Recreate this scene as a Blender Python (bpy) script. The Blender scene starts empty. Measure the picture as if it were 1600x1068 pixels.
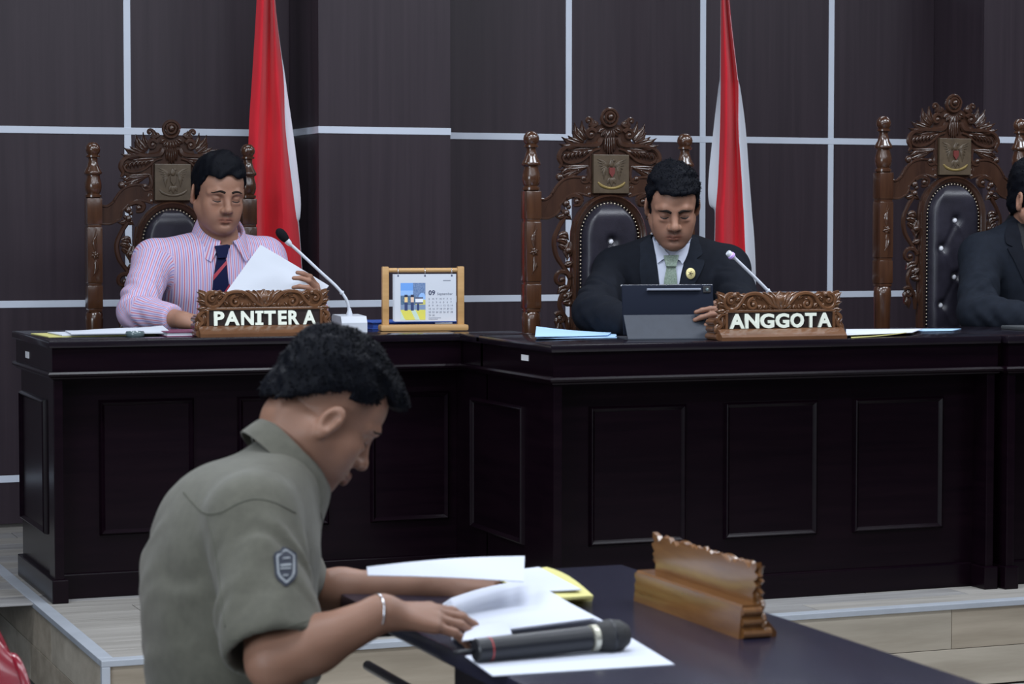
import bpy, bmesh, math, random
import numpy as np
from mathutils import Vector, Matrix
from mathutils.bvhtree import BVHTree

SC = bpy.context.scene
COL = SC.collection
rnd = random.Random(7)
PI = math.pi

# ------------------------------------------------------------------ camera, sky, lights, exposure
EYE = 1.37
F = 3700.0
TH = math.atan(0.388)
PITCH = math.atan(184.0 / F)
cam_d = bpy.data.cameras.new('camera')
cam = bpy.data.objects.new('camera', cam_d)
COL.objects.link(cam)
cam.location = (0, 0, EYE)
cam.rotation_euler = (PI / 2 - PITCH, 0, -TH)
cam_d.sensor_width = 36.0
cam_d.lens = F / 1600 * 36.0
cam_d.clip_end = 60
cam_d.dof.use_dof = True
cam_d.dof.focus_distance = 7.7
cam_d.dof.aperture_fstop = 9.5
SC.camera = cam

world = bpy.data.worlds.new('world')
SC.world = world
world.use_nodes = True
bg = world.node_tree.nodes['Background']
bg.inputs[0].default_value = (0.62, 0.74, 1.0, 1)
bg.inputs[1].default_value = 0.05
SC.view_settings.view_transform = 'Standard'
SC.view_settings.look = 'None'
SC.view_settings.exposure = -0.22
SC.view_settings.gamma = 1.0
SC.view_settings.use_curve_mapping = False


def area(name, loc, size, power, col=(0.86, 0.92, 1.0), target=None):
    d = bpy.data.lights.new(name, 'AREA')
    d.shape = 'RECTANGLE'
    d.size, d.size_y = size
    d.energy = power
    d.color = col
    o = bpy.data.objects.new(name, d)
    COL.objects.link(o)
    o.location = loc
    if target is not None:
        o.rotation_euler = (Vector(target) - Vector(loc)).to_track_quat('-Z', 'Y').to_euler()
    return o


# ceiling light panels of the hall (above the frame), in rows over the bench and over the public side
for lx in (0.2, 2.2, 4.2, 6.2):
    area('ceiling_panel', (lx, 7.9, 3.3), (1.2, 0.3), 12)
    area('ceiling_panel', (lx, 5.6, 3.3), (1.2, 0.6), 56)
    area('ceiling_panel', (lx - 1.0, 3.2, 3.3), (1.2, 0.6), 44)
    area('ceiling_panel', (lx - 2.0, 0.8, 3.3), (1.2, 0.6), 26)
    area('ceiling_panel', (lx - 3.0, -1.6, 3.3), (1.2, 0.6), 16)
# daylight from the windows at the public side, left behind the camera
area('window_daylight', (-3.8, 1.2, 1.8), (3.0, 1.8), 170, (0.8, 0.9, 1.0), (2.5, 6.0, 0.8))

# ------------------------------------------------------------------ pixel helpers
_fw = Vector((math.sin(TH) * math.cos(PITCH), math.cos(TH) * math.cos(PITCH), -math.sin(PITCH)))
_rt = Vector((math.cos(TH), -math.sin(TH), 0))
_up = _rt.cross(_fw)
EYEV = Vector((0, 0, EYE))


def ray(px, py):
    return _fw + _rt * ((px - 800) / F) + _up * ((534 - py) / F)


def P(px, py, x=None, y=None, z=None, D=None):
    d = ray(px, py)
    if y is not None:
        t = y / d.y
    elif x is not None:
        t = x / d.x
    elif z is not None:
        t = (z - EYE) / d.z
    else:
        t = D / (math.sin(TH) * d.x + math.cos(TH) * d.y)
    return EYEV + d * t


# ------------------------------------------------------------------ materials
MATS = {}


def nd(nt, typ, **kw):
    n = nt.nodes.new(typ)
    for k, v in kw.items():
        setattr(n, k, v)
    return n


def mat(name, col, rough=0.5, metal=0.0, spec=0.5, var=0.0, scale=(20, 20, 20), bump=0.0, bscale=None,
        coat=0.0, sheen=0.0, sss=0.0, attr=None, col2=None, detail=4.0, contrast=None):
    """Principled material; var/col2 add procedural colour variation, bump adds fine relief."""
    if name in MATS:
        return MATS[name]
    m = bpy.data.materials.new(name)
    m.use_nodes = True
    nt = m.node_tree
    b = nt.nodes['Principled BSDF']
    b.inputs['Roughness'].default_value = rough
    b.inputs['Metallic'].default_value = metal
    b.inputs['Specular IOR Level'].default_value = spec
    b.inputs['Coat Weight'].default_value = coat
    b.inputs['Coat Roughness'].default_value = 0.12
    if sheen:
        b.inputs['Sheen Weight'].default_value = sheen
    if sss:
        b.inputs['Subsurface Weight'].default_value = sss
        b.inputs['Subsurface Radius'].default_value = (1.0, 0.4, 0.25)
        b.inputs['Subsurface Scale'].default_value = 0.008
    c4 = (*col, 1)
    b.inputs['Base Color'].default_value = c4
    src = None
    tc = nd(nt, 'ShaderNodeTexCoord')
    oi = nd(nt, 'ShaderNodeObjectInfo')
    off = nd(nt, 'ShaderNodeVectorMath', operation='MULTIPLY_ADD')
    off.inputs[1].default_value = (37, 53, 71)
    nt.links.new(oi.outputs['Random'], off.inputs[0])
    nt.links.new(tc.outputs['Object'], off.inputs[2])
    if attr:
        a = nd(nt, 'ShaderNodeAttribute', attribute_name=attr)
        src = a.outputs['Color']
    if var or col2:
        mp = nd(nt, 'ShaderNodeMapping')
        mp.inputs['Scale'].default_value = scale
        nt.links.new(off.outputs[0], mp.inputs[0])
        no = nd(nt, 'ShaderNodeTexNoise')
        no.inputs['Scale'].default_value = 1.0
        no.inputs['Detail'].default_value = detail
        no.inputs['Roughness'].default_value = 0.6
        nt.links.new(mp.outputs[0], no.inputs['Vector'])
        rmp = nd(nt, 'ShaderNodeMapRange')
        lo, hi = contrast or (0.3, 0.7)
        rmp.inputs['From Min'].default_value = lo
        rmp.inputs['From Max'].default_value = hi
        nt.links.new(no.outputs['Fac'], rmp.inputs[0])
        mx = nd(nt, 'ShaderNodeMix', data_type='RGBA')
        nt.links.new(rmp.outputs[0], mx.inputs[0])
        if col2 is None:
            if src is not None:
                mx.blend_type = 'MULTIPLY'
                mx.inputs[0].default_value = 1
                g = nd(nt, 'ShaderNodeMapRange')
                g.inputs['To Min'].default_value = 1 - var
                g.inputs['To Max'].default_value = 1 + var
                nt.links.new(rmp.outputs[0], g.inputs[0])
                cc = nd(nt, 'ShaderNodeVectorMath', operation='SCALE')
                nt.links.new(src, cc.inputs[0])
                nt.links.new(g.outputs[0], cc.inputs['Scale'])
                nt.links.new(cc.outputs[0], b.inputs['Base Color'])
                src = None
                mx = None
            else:
                mx.inputs['A'].default_value = (*[max(0, c * (1 - var)) for c in col], 1)
                mx.inputs['B'].default_value = (*[c * (1 + var) for c in col], 1)
        else:
            mx.inputs['A'].default_value = c4
            mx.inputs['B'].default_value = (*col2, 1)
        if mx is not None:
            src = mx.outputs['Result']
    if src is not None:
        nt.links.new(src, b.inputs['Base Color'])
    if bump:
        mp2 = nd(nt, 'ShaderNodeMapping')
        mp2.inputs['Scale'].default_value = bscale or scale
        nt.links.new(off.outputs[0], mp2.inputs[0])
        n2 = nd(nt, 'ShaderNodeTexNoise')
        n2.inputs['Scale'].default_value = 1.0
        n2.inputs['Detail'].default_value = 3
        nt.links.new(mp2.outputs[0], n2.inputs['Vector'])
        bp = nd(nt, 'ShaderNodeBump')
        bp.inputs['Strength'].default_value = bump
        bp.inputs['Distance'].default_value = 0.002
        nt.links.new(n2.outputs['Fac'], bp.inputs['Height'])
        nt.links.new(bp.outputs[0], b.inputs['Normal'])
    MATS[name] = m
    return m


# ------------------------------------------------------------------ mesh + object helpers
class MB:
    """Collects vertices and faces of one mesh."""

    def __init__(s):
        s.v, s.f, s.m = [], [], []

    def add(s, vs, fs, mi=0):
        o = len(s.v)
        s.v.extend([tuple(p) for p in vs])
        s.f.extend([tuple(i + o for i in f) for f in fs])
        s.m.extend([mi] * len(fs))

    def box(s, lo, hi, mi=0, bev=0.0):
        x0, y0, z0 = lo
        x1, y1, z1 = hi
        if bev <= 0:
            vs = [(x0, y0, z0), (x1, y0, z0), (x1, y1, z0), (x0, y1, z0), (x0, y0, z1), (x1, y0, z1), (x1, y1, z1), (x0, y1, z1)]
            fs = [(3, 2, 1, 0), (4, 5, 6, 7), (0, 1, 5, 4), (1, 2, 6, 5), (2, 3, 7, 6), (3, 0, 4, 7)]
            s.add(vs, fs, mi)
            return
        bm = bmesh.new()
        bmesh.ops.create_cube(bm, size=1)
        for v in bm.verts:
            v.co = Vector(((x0 + x1) / 2 + v.co.x * (x1 - x0), (y0 + y1) / 2 + v.co.y * (y1 - y0), (z0 + z1) / 2 + v.co.z * (z1 - z0)))
        bmesh.ops.bevel(bm, geom=bm.edges[:], offset=bev, segments=2, profile=0.6, affect='EDGES')
        bm.verts.index_update()
        s.add([v.co for v in bm.verts], [[v.index for v in f.verts] for f in bm.faces], mi)
        bm.free()

    def prism(s, poly, w0, w1, fn, mi=0):
        """poly: 2D outline (counter-clockwise seen from +w); fn(u, v, w) -> 3D."""
        n = len(poly)
        vs = [fn(u, v, w0) for u, v in poly] + [fn(u, v, w1) for u, v in poly]
        fs = [tuple(range(n))[::-1], tuple(range(n, 2 * n))] + [(i, (i + 1) % n, n + (i + 1) % n, n + i) for i in range(n)]
        s.add(vs, fs, mi)

    def tube(s, pts, rads, n=8, mi=0, flat=None, cap=True):
        """Tube along pts with radii; flat=(normal, factor) squashes along a direction."""
        pts = [Vector(p) for p in pts]
        m = len(pts)
        if not hasattr(rads, '__len__'):
            rads = [rads] * m
        vs = []
        up = None
        for i in range(m):
            t = (pts[min(i + 1, m - 1)] - pts[max(i - 1, 0)])
            if t.length < 1e-9:
                t = Vector((0, 0, 1))
            t.normalize()
            if flat is not None:
                nrm = Vector(flat[0])
                a = t.cross(nrm)
                a.normalize()
                b = nrm.normalized() * flat[1]
            else:
                if up is None:
                    up = Vector((0, 0, 1)) if abs(t.z) < 0.9 else Vector((1, 0, 0))
                a = t.cross(up)
                a.normalize()
                b = a.cross(t)
                b.normalize()
                up = b
            for k in range(n):
                an = 2 * PI * k / n
                vs.append(pts[i] + (a * math.cos(an) + b * math.sin(an)) * rads[i])
        fs = []
        for i in range(m - 1):
            for k in range(n):
                k2 = (k + 1) % n
                fs.append((i * n + k, i * n + k2, (i + 1) * n + k2, (i + 1) * n + k))
        if cap:
            fs.append(tuple(range(n))[::-1])
            fs.append(tuple(range((m - 1) * n, m * n)))
        s.add(vs, fs, mi)

    def lathe(s, prof, c=(0, 0, 0), n=20, mi=0, axis=None):
        """prof: list of (r, z). axis: optional Matrix applied before moving to c."""
        vs = []
        for r, z in prof:
            for k in range(n):
                a = 2 * PI * k / n
                p = Vector((r * math.cos(a), r * math.sin(a), z))
                if axis is not None:
                    p = axis @ p
                vs.append(p + Vector(c))
        fs = []
        for i in range(len(prof) - 1):
            for k in range(n):
                k2 = (k + 1) % n
                fs.append((i * n + k, i * n + k2, (i + 1) * n + k2, (i + 1) * n + k))
        fs.append(tuple(range(n))[::-1])
        fs.append(tuple(range((len(prof) - 1) * n, len(prof) * n)))
        s.add(vs, fs, mi)

    def grid(s, fn, nu, nv, thick=0.0, mi=0, nrm=None):
        """Surface fn(i, j) -> Vector, optionally closed with a back at thick along nrm."""
        top = [[Vector(fn(i / nu, j / nv)) for j in range(nv + 1)] for i in range(nu + 1)]
        W = nv + 1
        vs = [top[i][j] for i in range(nu + 1) for j in range(W)]
        fs = [(i * W + j, (i + 1) * W + j, (i + 1) * W + j + 1, i * W + j + 1) for i in range(nu) for j in range(nv)]
        if thick:
            N = len(vs)
            back = []
            for i in range(nu + 1):
                for j in range(W):
                    if nrm is not None:
                        n = Vector(nrm)
                    else:
                        du = top[min(i + 1, nu)][j] - top[max(i - 1, 0)][j]
                        dv = top[i][min(j + 1, nv)] - top[i][max(j - 1, 0)]
                        n = du.cross(dv)
                        if n.length < 1e-12:
                            n = Vector((0, 0, 1))
                    back.append(top[i][j] - n.normalized() * thick)
            vs = vs + back
            fs += [tuple(N + k for k in f[::-1]) for f in fs[:nu * nv]]
            rim = [(i, 0) for i in range(nu + 1)] + [(nu, j) for j in range(1, W)] + [(i, nv) for i in range(nu - 1, -1, -1)] + [(0, j) for j in range(nv - 1, 0, -1)]
            ids = [i * W + j for i, j in rim]
            for a, b in zip(ids, ids[1:] + ids[:1]):
                fs.append((a, N + a, N + b, b)[::-1])
        s.add(vs, fs, mi)

    def build(s, name, mats, parent=None, smooth=False, world=True, angle=None):
        me = bpy.data.meshes.new(name)
        me.from_pydata([tuple(p) for p in s.v], [], s.f)
        if not isinstance(mats, (list, tuple)):
            mats = [mats]
        for m in mats:
            me.materials.append(m)
        if any(s.m):
            me.polygons.foreach_set('material_index', s.m)
        if smooth:
            me.polygons.foreach_set('use_smooth', [True] * len(me.polygons))
            if angle is not None:
                me.set_sharp_from_angle(angle=angle)
        me.update()
        return link(name, me, parent, world)


def link(name, me, parent=None, world=True):
    o = bpy.data.objects.new(name, me)
    COL.objects.link(o)
    if parent is not None:
        o.parent = parent
        if world:
            o.matrix_parent_inverse = parent_world(parent).inverted()
    return o


def parent_world(o):
    m = Matrix.LocRotScale(o.location, o.rotation_euler, o.scale)
    if o.parent:
        return parent_world(o.parent) @ o.matrix_parent_inverse @ m
    return m


def tag(o, label=None, cat=None, group=None, kind=None):
    if label:
        o['label'] = label
    if cat:
        o['category'] = cat
    if group:
        o['group'] = group
    if kind:
        o['kind'] = kind
    return o


def empty(name, loc, rz=0.0, label=None, cat=None, group=None, kind=None):
    o = bpy.data.objects.new(name, None)
    o.empty_display_size = 0.1
    COL.objects.link(o)
    o.location = loc
    o.rotation_euler = (0, 0, rz)
    return tag(o, label, cat, group, kind)


def catmull(pts, n=8):
    """Smooth curve through points of any dimension."""
    p = [np.array(q, float) for q in pts]
    out = []
    for i in range(len(p) - 1):
        p0 = p[max(i - 1, 0)]
        p1, p2 = p[i], p[i + 1]
        p3 = p[min(i + 2, len(p) - 1)]
        for k in range(n):
            t = k / n
            out.append(0.5 * ((2 * p1) + (-p0 + p2) * t + (2 * p0 - 5 * p1 + 4 * p2 - p3) * t * t + (-p0 + 3 * p1 - 3 * p2 + p3) * t ** 3))
    out.append(p[-1])
    return [tuple(q) for q in out]


def smooth_interp(xs, ys, x):
    return float(np.interp(x, xs, ys))


def text_mesh(txt, size, depth, bold=0.0, res=3):
    """Mesh data of built-in lettering lying in the XZ plane facing -Y, its origin at left baseline."""
    cu = bpy.data.curves.new('text', 'FONT')
    cu.body = txt
    cu.size = size
    cu.extrude = depth / 2
    cu.offset = bold
    cu.resolution_u = res
    o = bpy.data.objects.new('text', cu)
    COL.objects.link(o)
    dg = bpy.context.evaluated_depsgraph_get()
    me = bpy.data.meshes.new_from_object(o.evaluated_get(dg))
    bpy.data.objects.remove(o)
    me.transform(Matrix.Rotation(PI / 2, 4, 'X'))
    return me
# ------------------------------------------------------------------ setting
ZP = 0.25            # platform height
YW = 8.8             # back wall
YC = 8.41            # front of the wall columns

m_veneer = mat('wall_veneer', (0.0265, 0.0180, 0.0250), 0.42, spec=0.35, scale=(40, 40, 1.1), detail=6, col2=(0.042, 0.0290, 0.0380), contrast=(0.25, 0.75))
m_strip = mat('aluminium_strip', (0.62, 0.67, 0.77), 0.38, metal=0.0, spec=0.6, var=0.05, scale=(3, 3, 3))
m_plankA = mat('pale_oak_plank', (0.23, 0.215, 0.195), 0.42, spec=0.3, scale=(2.2, 30, 30), col2=(0.37, 0.35, 0.325), detail=6)
m_plankB = mat('grey_oak_plank', (0.19, 0.182, 0.178), 0.42, spec=0.3, scale=(2.2, 30, 30), col2=(0.33, 0.322, 0.318), detail=6)
m_rise = mat('riser_oak_plank', (0.27, 0.225, 0.170), 0.5, spec=0.3, scale=(1.6, 9, 16), col2=(0.44, 0.375, 0.295), detail=5)
m_rise2 = mat('riser_oak_plank_pale', (0.34, 0.295, 0.235), 0.5, spec=0.3, scale=(1.6, 9, 16), col2=(0.50, 0.445, 0.365), detail=5)
m_nose = mat('step_nosing', (0.42, 0.45, 0.50), 0.4, metal=0.2, var=0.08, scale=(8, 8, 8))
m_sub = mat('dark_subfloor', (0.12, 0.11, 0.10), 0.8)

b = MB()
b.box((-6, -3, -0.1), (12, 6.0, -0.006))
floor = tag(b.build('floor', m_sub), kind='structure')
b = MB()
b.box((1.215, 6.012, -0.1), (11, YW + 0.2, ZP - 0.006))
b.box((-6, YW - 0.05, -0.1), (1.215, YW + 0.2, ZP - 0.006))
platform = tag(b.build('floor_platform', m_sub), kind='structure')


def shared_box(name, size, m, cache={}):
    key = (name, tuple(round(s, 4) for s in size), m.name)
    if key not in cache:
        mb = MB()
        mb.box([-s / 2 for s in size], [s / 2 for s in size], bev=0.0012)
        me = bpy.data.meshes.new(name)
        me.from_pydata(mb.v, [], mb.f)
        me.materials.append(m)
        cache[key] = me
    return cache[key]


def piece(name, lo, hi, m, parent, rot=None):
    c = [(a + b_) / 2 for a, b_ in zip(lo, hi)]
    o = link(name, shared_box(name, [b_ - a for a, b_ in zip(lo, hi)], m), parent, False)
    o.location = c
    return o


def plank_rows(x0, x1, y0, y1, z, w, parent, mats, length=0.92, th=0.006):
    k = 0
    y = y0
    while y < y1 - 0.01:
        x = x0
        first = length * (0.25 + 0.31 * (k * 2 % 3))
        j = 0
        while x < x1 - 0.01:
            L = min(first if j == 0 else length, x1 - x)
            piece('plank', (x + 0.0012, y + 0.0012, z - th), (x + L - 0.0012, min(y + w, y1) - 0.0012, z), mats[(k * 3 + j * 2) % len(mats)], parent)
            x += L
            j += 1
        y += w
        k += 1


# platform planks where they show, then the strip beside the desks
plank_rows(1.235, 4.9, 6.035, 7.0, ZP, 0.121, platform, [m_plankA, m_plankB, m_plankA])
plank_rows(0.6, 2.45, 7.0, YW, ZP, 0.15, platform, [m_plankB, m_plankA])
plank_rows(2.45, 6.2, 7.0, YW, ZP, 0.30, platform, [m_plankB, m_plankA], length=1.84)
# lower floor
plank_rows(-0.6, 4.6, 4.0, 6.0, 0.0, 0.20, floor, [m_plankB, m_plankA], length=1.3)
plank_rows(-0.6, 4.6, 1.6, 4.0, 0.0, 0.40, floor, [m_plankB, m_plankA], length=1.6)
# riser boards: front
zs = (0.004, 0.117, ZP - 0.012)
for r in range(2):
    x = 1.218
    cuts = [2.46, 3.72, 4.98] if r else [1.85, 3.075, 4.3, 5.5]
    for j, xe in enumerate(cuts):
        piece('plank', (x + 0.001, 6.0, zs[r] + 0.0008), (xe - 0.001, 6.012, zs[r + 1] - 0.0008), (m_rise2 if (r + j) % 2 == 0 else m_rise), platform)
        x = xe
# riser boards: left end
for r in range(2):
    y = 6.002
    for j, ye in enumerate([6.75, 7.75, 8.74] if r else [7.1, 8.2, 8.74]):
        piece('plank', (1.203, y + 0.001, zs[r] + 0.0008), (1.215, ye - 0.001, zs[r + 1] - 0.0008), (m_rise2 if (j + r) % 2 else m_rise), platform)
        y = ye
# nosing profiles
mb = MB()
mb.box((1.196, 5.990, ZP - 0.014), (5.6, 6.034, ZP + 0.003), bev=0.002)
tag(mb.build('trim_1', m_nose), kind='structure')
mb = MB()
mb.box((1.196, 6.034, ZP - 0.014), (1.235, 8.74, ZP + 0.003), bev=0.002)
mb.box((1.197, 5.990, 0.0), (1.219, 6.010, ZP - 0.014), bev=0.002)
tag(mb.build('trim_2', m_nose), kind='structure')

# ---- back wall: veneer panels with aluminium strips between them
b = MB()
b.box((-0.9, YW + 0.012, 0.0), (8.2, YW + 0.15, 3.4))
wall = tag(b.build('wall_back', m_sub), kind='structure')
ZS = [0.430, 1.075, 1.717, 2.36, 3.0]
zrows = [ZP] + ZS
X0, PW = 1.873, 0.595
SW = 0.026
cols = [X0 + PW * k for k in range(-4, 11)]
C1 = (2.50, 3.015)
C2 = (5.343, 5.858)
spans = []
vis = [x for x in cols if not (C1[0] - 0.04 < x < C1[1] + 0.06 or C2[0] < x < C2[1])]
for a, c in zip(vis, vis[1:]):
    segs = [(a, c)]
    for lo, hi in (C1, C2):
        nxt = []
        for s0, s1 in segs:
            if s1 <= lo or s0 >= hi:
                nxt.append((s0, s1))
            else:
                if s0 < lo:
                    nxt.append((s0, lo))
                if s1 > hi:
                    nxt.append((hi, s1))
        segs = nxt
    spans += segs
for s0, s1 in spans:
    if s1 - s0 < SW + 0.004:
        continue
    for z0, z1 in zip(zrows, zrows[1:]):
        i0, i1 = (SW / 2 if s0 in vis else 0), (SW / 2 if s1 in vis else 0)
        piece('wall_panel', (s0 + i0, YW, z0 + SW / 2), (s1 - i1, YW + 0.012, z1 - SW / 2), m_veneer, wall)
for x in cols:
    if C1[0] - 0.04 < x < C1[1] + 0.06 or C2[0] < x < C2[1]:
        continue
    piece('metal_strip', (x - SW / 2, YW - 0.002, ZP), (x + SW / 2, YW + 0.012, 3.3), m_strip, wall)
for z in ZS:
    for a, c in ((cols[0], C1[0]), (C1[1], C2[0]), (C2[1], cols[-1])):
        piece('metal_strip', (a, YW - 0.003, z - SW / 2), (c, YW + 0.012, z + SW / 2), m_strip, wall)
for i, (a, c) in enumerate((C1, C2)):
    b = MB()
    b.box((a + 0.012, YC + 0.012, ZP), (c - 0.012, YW + 0.012, 3.4))
    pil = tag(b.build('column', m_sub), kind='structure')
    for z0, z1 in zip(zrows, zrows[1:]):
        piece('wall_panel', (a, YC, z0 + SW / 2), (c, YC + 0.012, z1 - SW / 2), m_veneer, pil)
        for s in (a, c - 0.012):
            piece('wall_panel', (s, YC + 0.012, z0 + SW / 2), (s + 0.012, YW, z1 - SW / 2), m_veneer, pil)
    for z in ZS:
        piece('metal_strip', (a - 0.002, YC - 0.002, z - SW / 2), (c + 0.002, YC + 0.012, z + SW / 2), m_strip, pil)
        for s in (a - 0.002, c - 0.010):
            piece('metal_strip', (s, YC + 0.012, z - SW / 2), (s + 0.012, YW, z + SW / 2), m_strip, pil)

# ------------------------------------------------------------------ bench desks
m_desk = mat('dark_lacquered_wood', (0.0030, 0.0008, 0.0028), 0.24, spec=0.19, scale=(3, 3, 40), col2=(0.0058, 0.0020, 0.0044), detail=5)
m_desktop = mat('dark_desk_top', (0.006, 0.0035, 0.007), 0.16, spec=0.5, scale=(4, 30, 30), col2=(0.010, 0.007, 0.011))
m_sticker = mat('white_sticker', (0.75, 0.75, 0.78), 0.6)
TOPZ = ZP + 0.78


def frame_ring(mb, x0, x1, z0, z1, y, w=0.020, d=0.014, fn=None):
    """Rectangular moulding ring with a stepped, rounded profile on plane y (front faces -y)."""
    prof = [(0.0, 0.0), (0.003, d * 0.75), (w * 0.38, d), (w * 0.55, d * 0.72), (w * 0.85, d * 0.40), (w, -0.004)]
    vs, fs = [], []
    for off, dep in prof:
        for (cx, cz) in ((x0 + off, z0 + off), (x1 - off, z0 + off), (x1 - off, z1 - off), (x0 + off, z1 - off)):
            p = (cx, y - dep, cz)
            vs.append(fn(*p) if fn else p)
    for i in range(len(prof) - 1):
        for k in range(4):
            k2 = (k + 1) % 4
            fs.append((i * 4 + k, i * 4 + k2, (i + 1) * 4 + k2, (i + 1) * 4 + k))
    mb.add(vs, fs)


def cornice(mb, x0, x1, y0, y1, z):
    """Moulding run around the front and ends below the frieze."""
    prof = [(0.0, z + 0.011), (0.010, z + 0.010), (0.014, z + 0.004), (0.012, z - 0.002), (0.005, z - 0.006), (0.003, z - 0.010), (0.0, z - 0.010)]
    path = [(x0, y1, -1, 0), (x0, y0, -1, -1), (x1, y0, 1, -1), (x1, y1, 1, 0)]
    vs, fs = [], []
    n = len(prof)
    for x, y, nx, ny in path:
        for d, zz in prof:
            vs.append((x + nx * d, y + ny * d, zz))
    for i in range(3):
        for k in range(n - 1):
            fs.append((i * n + k, (i + 1) * n + k, (i + 1) * n + k + 1, i * n + k + 1))
    mb.add(vs, fs)


def desk(name, x0, x1, y0, y1, panels, label, rec=0.085, left_panel=None, posts=(0, 1), wing=None, bx=None):
    root = empty(name, ((x0 + x1) / 2, (y0 + y1) / 2, ZP), 0, label, 'desk')
    z0, zt = ZP, TOPZ
    zf = zt - 0.105
    mb = MB()                                                # top slab
    mb.box((x0 - 0.012, y0 - 0.014, zt - 0.024), (x1 + 0.004, y1 + 0.01, zt), bev=0.006)
    mb.build('desk_top', m_desktop, root, smooth=True, angle=0.6)
    mb = MB()                                                # frieze with its moulding
    mb.box((x0, y0, zf + 0.004), (x1, y0 + 0.06, zt - 0.024))
    mb.box((x0, y0 + 0.06, zf + 0.004), (x0 + 0.06, y1, zt - 0.024))
    mb.build('frieze', m_desk, root)
    mb = MB()
    cornice(mb, x0, x1, y0, y1, zf)
    mb.box((x0 + 0.001, y0 + 0.001, zf - 0.012), (x1 - 0.001, y0 + rec + 0.02, zf + 0.004))
    mb.box((x0 + 0.001, y0 + rec + 0.02, zf - 0.012), (x0 + 0.04, y1, zf + 0.004))
    mb.build('moulding', m_desk, root)
    mb = MB()                                                # carcass
    mb.box((x0 + 0.040, y0 + rec, z0), (bx or x1 - 0.040, y0 + rec + 0.02, zf - 0.010))
    mb.box((x0 + 0.012, y0 + rec, z0), (x0 + 0.040, y1 - 0.02, zf - 0.010))
    if bx is None:
        mb.box((x1 - 0.040, y0 + rec, z0), (x1 - 0.012, y1 - 0.02, zf - 0.010))
    mb.build('body', m_desk, root)
    for s in posts:                                          # corner posts with plinth blocks
        a = x0 if s == 0 else x1 - 0.036
        mb = MB()
        mb.box((a + 0.004, y0 + 0.008, z0), (a + 0.032, y0 + rec + 0.01, zf - 0.010), bev=0.003)
        pp = mb.build('corner_post', m_desk, root)
        mb = MB()
        mb.box((a - 0.006, y0 - 0.004, z0), (a + 0.042, y0 + rec + 0.012, z0 + 0.070), bev=0.003)
        mb.build('plinth_block', m_desk, pp)
    mb = MB()
    mb.box((x0 + 0.04, y0 + rec - 0.012, z0), (x1 - (0.04 if 1 in posts else -0.02), y0 + rec + 0.01, z0 + 0.075), bev=0.004)
    mb.build('plinth', m_desk, root)
    for (a, c, za, zb) in panels:                            # framed front panels
        mb = MB()
        mb.box((a + 0.01, y0 + rec - 0.004, za + 0.01), (c - 0.01, y0 + rec + 0.004, zb - 0.01))
        fp = mb.build('front_panel', m_desk, root)
        mb = MB()
        frame_ring(mb, a, c, za, zb, y0 + rec)
        mb.build('panel_moulding', m_desk, fp, smooth=True, angle=0.7)
    if wing:                                                 # return that closes the corner towards the neighbouring desk
        mb = MB()
        mb.box((x0 - 0.012, y1 - 0.02, zt - 0.024), (x0 + 0.20, wing, zt), bev=0.004)
        rt = mb.build('return_top', m_desktop, root, smooth=True, angle=0.6)
        mb = MB()
        mb.box((x0 + 0.012, y1 - 0.03, z0), (x0 + 0.05, wing, zf - 0.010))
        mb.box((x0, y1 - 0.02, zf - 0.010), (x0 + 0.05, wing, zt - 0.024))
        mb.box((x0 - 0.010, y1 - 0.02, zf - 0.002), (x0 + 0.02, wing, zf + 0.010), bev=0.002)
        mb.build('return_side', m_desk, root)
    if left_panel:
        ya, yb, za, zb = left_panel
        mb = MB()
        mb.box((x0 + 0.008, ya + 0.01, za + 0.01), (x0 + 0.014, yb - 0.01, zb - 0.01))
        fp = mb.build('end_panel', m_desk, root)
        mb = MB()
        frame_ring(mb, ya, yb, za, zb, 0, fn=lambda p, q, r: (x0 + 0.012 + q, -p + ya + yb, r))
        mb.build('panel_moulding', m_desk, fp, smooth=True, angle=0.7)
        mb = MB()
        mb.box((x0 - 0.005, y0 + rec + 0.012, z0), (x0 + 0.014, y1 - 0.02, z0 + 0.070), bev=0.003)
        mb.build('end_plinth', m_desk, root)
    return root


ZA, ZB = ZP + 0.185, ZP + 0.594
desk_a = desk('bench_desk', 1.253, 2.532, 6.965, 7.60,
              [(1.405, 1.697, ZA, ZB), (1.832, 2.124, ZA, ZB), (2.258, 2.520, ZA, ZB)],
              'dark lacquered panelled desk carrying the PANITERA plate and the calendar', left_panel=(7.13, 7.56, ZA, ZB), posts=(0,), bx=2.56)
desk_b = desk('bench_desk', 2.535, 4.005, 6.21, 6.80,
              [(2.680, 2.990, ZA, ZB), (3.115, 3.427, ZA, ZB), (3.550, 3.863, ZA, ZB)],
              'dark lacquered panelled desk carrying the ANGGOTA plate and the tablet', left_panel=(6.46, 6.90, ZA - .01, ZB - .01), wing=7.045)
desk_c = desk('bench_desk', 4.030, 5.75, 6.19, 6.80,
              [(4.18, 4.60, ZA, ZB), (4.74, 5.16, ZA, ZB), (5.30, 5.66, ZA, ZB)],
              'dark lacquered desk at the far right edge before the turned-away man')
# small white inventory stickers on the friezes
for parent, lo, hi in ((desk_a, (1.2515, 7.36, 0.955), (1.2535, 7.42, 0.975)), (desk_b, (2.5335, 6.40, 0.972), (2.5355, 6.455, 0.989))):
    mb = MB()
    mb.box(lo, hi)
    mb.build('sticker', m_sticker, parent)
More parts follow.
